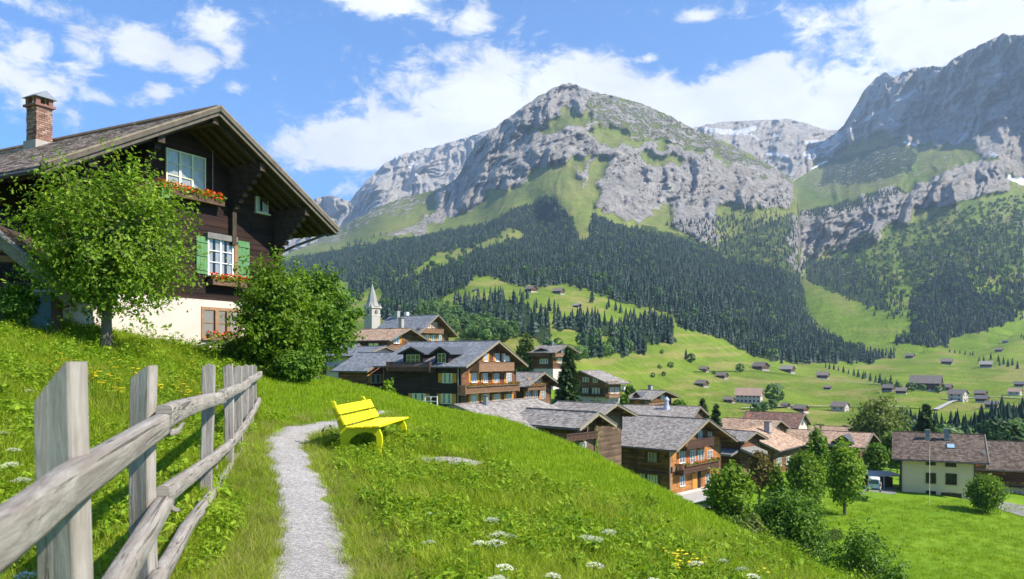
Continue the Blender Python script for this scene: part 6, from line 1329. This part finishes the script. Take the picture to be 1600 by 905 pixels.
# ------------------------------------------------------------------ bench
by = M['bench_top'] = None
def paint(name, c):
    m, k = newmat(name); co = k.n('ShaderNodeTexCoord').outputs['Object']; n = k.noise(co, 9, 5, .6); w2 = k.sstep(k.noise(co, 26, 6, .7), .66, .74)
    finish(k, k.mix(k.m('MULTIPLY', w2, .25), k.mix(n, c4(mul(c, .88)), c4(mul(c, 1.08))), c4(mul(c, .55))), .5, n, .15, .005, .4); return m
M['bench_top'] = paint('lemon_yellow_paint', (.74,.61,.0)); M['bench_leg'] = paint('lime_yellow_paint', (.52,.53,.0))
bo = Vector((-2.10, 12.4, .17)); be = empty('park_bench', bo, math.atan2(-.105, .995)); tag(be, 'bright lemon yellow bench with wooden slats beside the path', 'bench')
prof = [(0.07,-.06),(.055,.0),(.05,.10),(.075,.22),(.07,.33),(.03,.42),(-.03,.455),(-.10,.46),(-.46,.44),(-.50,.47),(-.60,.66),(-.70,.86),(-.755,.86),(-.72,.72),(-.66,.55),(-.62,.42),(-.60,.30),(-.60,.18),(-.625,.05),(-.62,-.10),(-.55,-.10),(-.53,.02),(-.50,.14),(-.44,.26),(-.34,.345),(-.2,.38),(-.09,.365),(-.03,.31),(-.02,.2),(-.045,.08),(-.08,.0),(-.16,-.035),(-.2,-.06)]
for y in (.06, 1.66):
    fr = MB().prism(prof, y, y+.055).build('end_frame', M['bench_leg'], be, bevel=.008)
    MB().box(-.2, y-.03, -.10, .08, y+.085, -.045).build('foot', M['bench_leg'], fr, bevel=.008)
for i in range(4):
    x1_ = .07-i*.137; z_ = .463-.006*i; MB().box(x1_-.122, -.07, z_, x1_, 1.85, z_+.028).build('slat', M['bench_top'], be, bevel=.006)
for (zb_, zt2) in ((.50, .635), (.665, .80)):
    c0 = -.50-(zb_-.47)*.52; c1 = -.50-(zt2-.47)*.52
    MB().hexa([(c0+.045, -.07, zb_), (c0+.045, 1.85, zb_), (c0+.008, 1.85, zb_-.012), (c0+.008, -.07, zb_-.012), (c1+.045, -.07, zt2), (c1+.045, 1.85, zt2), (c1+.008, 1.85, zt2-.012), (c1+.008, -.07, zt2-.012)]).build('backrest_slat', M['bench_top'], be, bevel=.006)
for y in (.087, 1.687):
    for zq in (.57, .73):
        cc = -.50-(zq-.47)*.52+.045; MB().tube([(cc, y, zq), (cc+.008, y, zq)], .016, 8).build('bolt', M['metal'], be)

# ------------------------------------------------------------------ grass, weeds, pebbles (instanced, uncountable)
def grassmat(name, dark, mid, light, tr=.4, dry=None):
    m, k = newmat(name); a = k.n('ShaderNodeAttribute', attribute_name='rnd').outputs['Fac']; pos = k.n('ShaderNodeNewGeometry').outputs['Position']; oi = k.n('ShaderNodeObjectInfo').outputs['Random']
    n1 = k.noise(pos, .55, 4, .6); n2 = k.noise(pos, 3.0, 3, .6)
    f = k.m('ADD', k.m('MULTIPLY', a, .35), k.m('ADD', k.m('MULTIPLY', n1, .35), k.m('ADD', k.m('MULTIPLY', n2, .2), k.m('MULTIPLY', oi, .15))))
    col = k.ramp(f, [(.3, dark), (.52, mid), (.78, light)])
    if dry: col = k.mix(k.m('MULTIPLY', k.sstep(k.m('ADD', k.m('MULTIPLY', oi, .5), k.m('MULTIPLY', n1, .7)), .70, .9), .6), col, c4(dry))
    d = k.n('ShaderNodeBsdfPrincipled', {'Base Color': col, 'Roughness': .6, 'Specular IOR Level': .2}); t = k.n('ShaderNodeBsdfTranslucent', {'Color': k.mix(1, col, (1.25, 1.2, .6, 1), 'MULTIPLY')})
    k.n('ShaderNodeOutputMaterial', {'Surface': k.n('ShaderNodeMixShader', {0: tr, 1: d, 2: t})}); return m
M['g_short'] = grassmat('mown_grass', (.13,.22,.005), (.225,.34,.009), (.33,.43,.018))
M['g_long'] = grassmat('tall_grass', (.12,.20,.007), (.235,.335,.012), (.38,.45,.03), dry=(.34,.31,.10))
M['g_dry'] = grassmat('dry_grass', (.15,.17,.04), (.27,.27,.07), (.42,.38,.15))
M['g_weed'] = grassmat('weed_leaves', (.085,.17,.007), (.19,.315,.012), (.33,.44,.028))
def tuft(name, n, h0, h1, spread, lean, wd, mat, seed, seg=3):
    r = np.random.default_rng(seed); V = []; Fc = []; A = []
    for i in range(n):
        a = r.uniform(0, 6.283); q = spread*math.sqrt(r.uniform()); bx_, by_ = q*math.cos(a), q*math.sin(a); h = r.uniform(h0, h1); a2 = r.uniform(0, 6.283); ln = lean*h*r.uniform(.3, 1.2); w_ = wd*r.uniform(.7, 1.3); p = a2+1.57+r.uniform(-.5, .5); b = len(V)
        for j in range(seg):
            t = j/seg; x = bx_+math.cos(a2)*ln*t*t; y = by_+math.sin(a2)*ln*t*t; z = h*t*(1-.15*t*lean); ww = w_*(1-t*.7); V += [(x-math.cos(p)*ww, y-math.sin(p)*ww, z), (x+math.cos(p)*ww, y+math.sin(p)*ww, z)]
        V += [(bx_+math.cos(a2)*ln, by_+math.sin(a2)*ln, h*(1-.15*lean))]*2; rv = r.uniform()
        for j in range(seg): Fc.append((b+2*j, b+2*j+1, b+2*j+3, b+2*j+2)); A.append(rv)
    return tmesh2(name, V, Fc, A, mat)
def tmesh2(name, V, Fc, A, mat):
    me = bpy.data.meshes.new(name); me.from_pydata([tuple(v) for v in V], [], [tuple(f) for f in Fc]); me.materials.append(M[mat]); a = me.attributes.new('rnd', 'FLOAT', 'FACE'); a.data.foreach_set('value', np.array(A, np.float32)); return bpy.data.objects.new(name, me)
def weed(name, n, h, sp_, sz, seed):
    r = np.random.default_rng(seed); V = []; Fc = []; A = []
    for i in range(n):
        a = r.uniform(0, 6.283); q = sp_*math.sqrt(r.uniform()); hh = h*r.uniform(.25, 1)*(1-.4*q/sp_); c = np.array([q*math.cos(a), q*math.sin(a), hh]); N = nrm(np.array([math.cos(a)*.5, math.sin(a)*.5, 1])+r.normal(size=3)*.35); u = nrm(np.cross(N, r.normal(size=3))); v = np.cross(N, u); s = sz*r.uniform(.6, 1.3); b = len(V)
        V += [c-u*s, c-u*s*.3+v*s*.45, c+u*s*.5+v*s*.35, c+u*s*1.1-N*s*.25, c+u*s*.5-v*s*.35, c-u*s*.3-v*s*.45]; rv = r.uniform()
        Fc += [(b, b+1, b+2, b+3), (b, b+3, b+4, b+5)]; A += [rv, rv]
        if i % 4 == 0: b = len(V); V += [(c[0]*.5-.003, c[1]*.5, 0), (c[0]*.5+.003, c[1]*.5, 0), (c[0]+.002, c[1], hh), (c[0]-.002, c[1], hh)]; Fc.append((b, b+1, b+2, b+3)); A.append(rv)
    return tmesh2(name, V, Fc, A, 'g_weed')
def scatter_gn(name, temps, P, S_, label, seed):
    """points with stored scale and turn, a template picked at random for each"""
    r = np.random.default_rng(seed); me = bpy.data.meshes.new(name); me.vertices.add(len(P)); me.vertices.foreach_set('co', P.astype(np.float32).ravel())
    for an, arr in (('sc', S_), ('rz', r.uniform(0, 6.283, len(P))), ('tx', r.normal(size=len(P))*.12)): a = me.attributes.new(an, 'FLOAT', 'POINT'); a.data.foreach_set('value', np.asarray(arr, np.float32))
    a = me.attributes.new('pick', 'INT', 'POINT'); a.data.foreach_set('value', r.integers(0, len(temps), len(P)).astype(np.int32))
    o = bpy.data.objects.new(name, me); link(o); ng = bpy.data.node_groups.new(name, 'GeometryNodeTree'); ng.interface.new_socket('Geometry', in_out='INPUT', socket_type='NodeSocketGeometry'); ng.interface.new_socket('Geometry', in_out='OUTPUT', socket_type='NodeSocketGeometry')
    N = ng.nodes; Lk = ng.links; gi = N.new('NodeGroupInput'); go = N.new('NodeGroupOutput'); gg = N.new('GeometryNodeGeometryToInstance')
    for t in temps: oi = N.new('GeometryNodeObjectInfo'); oi.inputs['Object'].default_value = t; Lk.new(oi.outputs['Geometry'], gg.inputs[0])
    def at_(nm, ty='FLOAT'): n_ = N.new('GeometryNodeInputNamedAttribute'); n_.data_type = ty; n_.inputs['Name'].default_value = nm; return n_.outputs['Attribute']
    ip = N.new('GeometryNodeInstanceOnPoints'); Lk.new(gi.outputs[0], ip.inputs['Points']); Lk.new(gg.outputs[0], ip.inputs['Instance']); ip.inputs['Pick Instance'].default_value = True
    Lk.new(at_('pick', 'INT'), ip.inputs['Instance Index']); cx2 = N.new('ShaderNodeCombineXYZ'); Lk.new(at_('tx'), cx2.inputs[0]); Lk.new(at_('rz'), cx2.inputs[2]); Lk.new(cx2.outputs[0], ip.inputs['Rotation']); Lk.new(at_('sc'), ip.inputs['Scale'])
    Lk.new(ip.outputs[0], go.inputs[0]); md = o.modifiers.new('scatter', 'NODES'); md.node_group = ng; tag(o, label, kind='stuff'); return o
r = np.random.default_rng(99)
def cloud(n, y0, y1, power, ex=.80):
    """points inside the seen wedge (a little wider), denser towards the path's start"""
    u = r.uniform(0, 1, n); Y = y0*(y1/y0)**(u**power); a = r.uniform(-ex, ex, n); return Y*a, Y
def keep(X, Y, mar=.0):
    pd = segdist(X, Y, PATHL); wv = .26+.16*fbm(X*2.2, Y*2.2, 3, 4); b = np.exp(-(((X+1.02)/.62)**2+((Y-12.75)/.42)**2)); return (pd > wv+mar) & (b < .32)
def PXPY(X, Y): Z = zt(X, Y); return CX+F*X/Y, HY-(Z-CZ)*F/Y, Z
def notbuilt(X, Y): # keep clear of the chalet floor
    dx = X-H.O.x; dy = Y-H.O.y; lx = dx*H.x.x+dy*H.x.y; ly = dx*H.y.x+dy*H.y.y; return ~((lx > -.1) & (ly > -.05) & (lx < H.W+.1))
X, Y = cloud(125000, 1.5, 48, .80); k = keep(X, Y) & notbuilt(X, Y); X = X[k]; Y = Y[k]; px_, py_, Z = PXPY(X, Y)
jit = fbm(X*.8, Y*.8, 3, 66)*60
mown = (px_ > 620) & (py_+jit < 700+(px_-700)*.36)
left = X < np.interp(Y, [2.2, 4.1, 7.6, 9.6, 11.2, 15], [-1.25, -1.95, -2.95, -3.45, -3.9, -4.8])
leftmown = (px_ > 400) & (px_ < 640) & (py_ < 668) & (Y > 15)
pd = segdist(X, Y, PATHL)
patchn = fbm(X*.6, Y*.6, 3, 91)
edge = pd < .85
isweed = (~mown) & (~leftmown) & (pd > .5+.45*r.uniform(0, 1, len(X))) & (patchn+r.normal(size=len(X))*.2 > -.04) & (r.uniform(0, 1, len(X)) < .30)
isdry = (~isweed) & (~mown) & ((edge & (r.uniform(0, 1, len(X)) < .22)) | (r.uniform(0, 1, len(X)) < .03))
short = mown | leftmown
longg = ~(short | isweed | isdry)
tS = [tuft('tuft', 26, .035, .085, .12, .6, .0035, 'g_short', i) for i in range(3)]
tL = [tuft('tuft', 24, .10, .30, .11, .9, .0042, 'g_long', 10+i) for i in range(4)]
tD = [tuft('tuft', 22, .12, .28, .12, 1.1, .003, 'g_dry', 20+i) for i in range(3)]
tW = [weed('weed', 70, .34, .21, .027, 33), weed('weed', 30, .46, .15, .032, 34), weed('weed', 34, .26, .16, .04, 30), weed('weed', 46, .20, .18, .028, 31), weed('weed', 22, .34, .14, .055, 32)]
far = np.clip(Y/14, .85, 2.6)
def go(name, mask, temps, label, seed, smin, smax, extra=1): 
    sc = r.uniform(smin, smax, mask.sum())*np.minimum(far[mask], 1.9)**.8*extra; scatter_gn(name, temps, np.stack([X[mask], Y[mask], Z[mask]-.012], -1), sc, label, seed)
go('mown_grass', short, tS, 'short bright green mown grass on the hill', 1, .8, 1.4)
lf = np.where(edge, .62, 1.0)[longg]
scatter_gn('tall_grass', tL, np.stack([X[longg], Y[longg], Z[longg]-.02], -1), r.uniform(.55, 1.22, longg.sum())*far[longg]**.55*lf, 'tall uncut meadow grass', 2)
scatter_gn('dry_grass', tD, np.stack([X[isdry], Y[isdry], Z[isdry]-.02], -1), r.uniform(.45, 1.0, isdry.sum())*far[isdry]**.5*.9, 'yellowed dry grass along the path edges', 3)
go('meadow_weeds', isweed, tW, 'broad leaved meadow weeds', 4, .6, 1.3, .85)
# more short sward beyond the crest shoulders and on the lower meadow
X, Y = cloud(26000, 46, 110, 1.0); px_, py_, Z = PXPY(X, Y); k = (px_ > 1180); 
scatter_gn('lower_meadow_grass', tS, np.stack([X[k], Y[k], Z[k]-.02], -1), r.uniform(3, 5.5, k.sum()), 'mown grass of the lower meadow', 5)
# pebbles on the path
pb = []
for i in range(3):
    q = np.random.default_rng(i); bm = MB(); V = nrm(q.normal(size=(9, 3)))*q.uniform(.7, 1.2, (9, 1))*np.array([1, .8, .5]); import bmesh
    b_ = bmesh.new(); [b_.verts.new(v) for v in V]; bmesh.ops.convex_hull(b_, input=b_.verts); me = bpy.data.meshes.new('pebble'); b_.to_mesh(me); b_.free(); me.materials.append(M['concrete']); pb.append(bpy.data.objects.new('pebble', me))
t = r.uniform(0, 1, 9000); ii = t**1.3*(len(PATHL)-3); j = ii.astype(int); fr_ = (ii-j)[:,None]; PL = np.array(PATHL); c = PL[j]*(1-fr_)+PL[j+1]*fr_; off_ = r.normal(size=len(t))*.21
d = nrm(PL[j+1]-PL[j]); c = c+np.stack([d[:,1], -d[:,0]], -1)*off_[:,None]
scatter_gn('path_pebbles', pb, np.stack([c[:,0], c[:,1], zt(c[:,0], c[:,1])+.03], -1), r.uniform(.003, .008, len(t)), 'loose grey pebbles on the footpath', 6)

# ------------------------------------------------------------------ flowers
def ray_ground(px, py, h):
    Y = np.arange(1.6, 45, .03); x = (px-CX)/F*Y; z = CZ-(py-HY)/F*Y-h; k = np.argmax(z < _zt(x, Y)); return float(x[k]), float(Y[k])
M['wpetal'] = petals('umbel_petals', (.70,.71,.55))
def umbel(seed):
    q = np.random.default_rng(seed); e = bpy.data.objects.new('umbel_flower', None); e.empty_display_size = .1
    mb = MB(); mb.tube([(0, 0, 0), (.01, 0, .25), (0, .01, .46)], [.004, .003, .002], 5)
    V = []; Fc = []
    for i in range(15):
        a = i*2.4; rad = .062*math.sqrt((i+.5)/15); c = np.array([math.cos(a)*rad, math.sin(a)*rad, .5-rad*rad*6]); mb.tube([(0, .01, .455), tuple(c-[0, 0, .006])], .0012, 3, False)
        for j in range(11): d_ = c+np.array([q.normal()*.0085, q.normal()*.0085, q.uniform(-.008, .004)]); s = .0042; b = len(V); V += [d_+[s, 0, 0], d_+[0, s, .002], d_-[s, 0, 0], d_-[0, s, -.002]]; Fc.append((b, b+1, b+2, b+3))
    me = mb.mesh('stem', M['g_long']); m2 = bpy.data.meshes.new('umbel'); m2.from_pydata([tuple(v) for v in V], [], Fc); m2.materials.append(M['wpetal']); return me, m2
UM = [umbel(i) for i in range(3)]
def put_flower(ms, names, px, py, h, sc, label, cat, group, name, seed):
    x, Y = ray_ground(px, py, h*sc); q = random.Random(seed); e = empty(name, (x, Y, zt1(x, Y)), q.uniform(0, 6)); e.scale = (sc,)*3; e.rotation_euler = (q.uniform(-.12, .12), q.uniform(-.12, .12), q.uniform(0, 6)); tag(e, label, cat, group)
    for m_, n_ in zip(ms, names): o = bpy.data.objects.new(n_, m_); link(o, e)
i = 0
for grp, lab, pts in (('white umbels left of the first post', 'white umbel flower in the grass left of the first fence post', [(12,703,1.0),(28,722,1.1),(30,748,1.1),(8,676,.9),(42,886,.9),(18,800,.8)]),
   ('white umbels on the left bank', 'small white umbel on the left bank behind the fence', [(106,660,1),(62,640,1),(210,610,1),(338,600,1.1),(340,612,1.1),(98,590,1),(48,612,1)]),
   ('white umbels in the foreground weeds', 'white umbel flower in the foreground weeds right of the path', [(768,808,1.1),(786,832,1.2),(772,843,1.2),(793,838,1.0),(748,846,.9),(930,842,1.2),(950,828,1.1),(918,838,1.0),(676,846,.9),(776,880,1),(789,898,1.1),(918,880,1.1),(855,894,.9),(668,800,.7)]),
   ('white umbels at the bottom right', 'white umbel flower at the bottom edge near the yellow flowers', [(1096,884,1.0),(1165,893,.9),(1012,905,1),(1168,903,.9),(1130,880,.8)])):
    for (px, py, sc) in pts: i += 1; put_flower(UM[i % 3], ('stem', 'umbel'), px, py, .5, sc*.82, lab, 'flower', grp, 'umbel_flower', i)
def yellow(seed):
    q = np.random.default_rng(seed); mb = MB(); V = []; Fc = []
    for i in range(5):
        x, y, h = q.normal()*.03, q.normal()*.03, q.uniform(.24, .36); mb.tube([(x*.3, y*.3, 0), (x, y, h)], [.003, .002], 4)
        for k in range(9): a = k*.698; s = .017; c = np.array([x, y, h]); b = len(V); V += [c, c+[math.cos(a-.3)*s, math.sin(a-.3)*s, .004], c+[math.cos(a)*s*1.3, math.sin(a)*s*1.3, .002], c+[math.cos(a+.3)*s, math.sin(a+.3)*s, .004]]; Fc.append((b, b+1, b+2, b+3))
    m2 = bpy.data.meshes.new('petals'); m2.from_pydata([tuple(v) for v in V], [], Fc); m2.materials.append(M['ypetal']); return mb.mesh('stem', M['g_long']), m2
YM = [yellow(i) for i in range(3)]; q = random.Random(4)
for grp, lab, pts, sc in (('yellow flowers at the bottom right', 'bright yellow meadow flower in the patch at the bottom edge', [(1044,873),(1052,868),(1060,875),(1066,868),(1072,880),(1080,874),(1086,882),(1056,884),(1068,888),(1090,890),(1048,880),(1098,879),(1190,893),(1062,880),(1076,886),(1040,866)], .68),
   ('yellow flowers on the left bank', 'small yellow flower on the left bank behind the fence', [(q.uniform(70, 335), 0) for _ in range(46)], 1.5)):
    for (px, py) in pts:
        i += 1
        if not py: py = 562+(px-70)*.09+q.gauss(0, 11)+8
        put_flower(YM[i % 3], ('stem', 'petals'), px, py, .33, sc, lab, 'flower', grp, 'yellow_flower', i)
# stones at the bare patch
for j, (px, py) in enumerate([(596,716),(604,722),(612,714),(665,700),(650,698)]):
    x, Y = ray_ground(px, py, 0); o = bpy.data.objects.new('stone', pb[j % 3].data.copy()); o.data.materials[0] = M['stone']; link(o); o.location = (x, Y, zt1(x, Y)+.02); s_ = q.uniform(.04, .085); o.scale = (s_*1.4, s_, s_); o.rotation_euler = (0, 0, j); tag(o, 'pale stone lying by the bare gravel patch at the bench', 'stone', 'stones by the bench')
# ------------------------------------------------------------------ air
mb = MB(); mb.box(-3600, -300, -60, 6000, 8900, 2420)
m, k = newmat('air_haze')
v = k.n('ShaderNodeVolumePrincipled', {'Color': (.58, .78, 1, 1), 'Density': 0.70e-4, 'Anisotropy': .2})
k.n('ShaderNodeOutputMaterial', {'Volume': v})
tag(mb.build('haze', m), 'thin bluish summer haze filling the valley', kind='stuff')
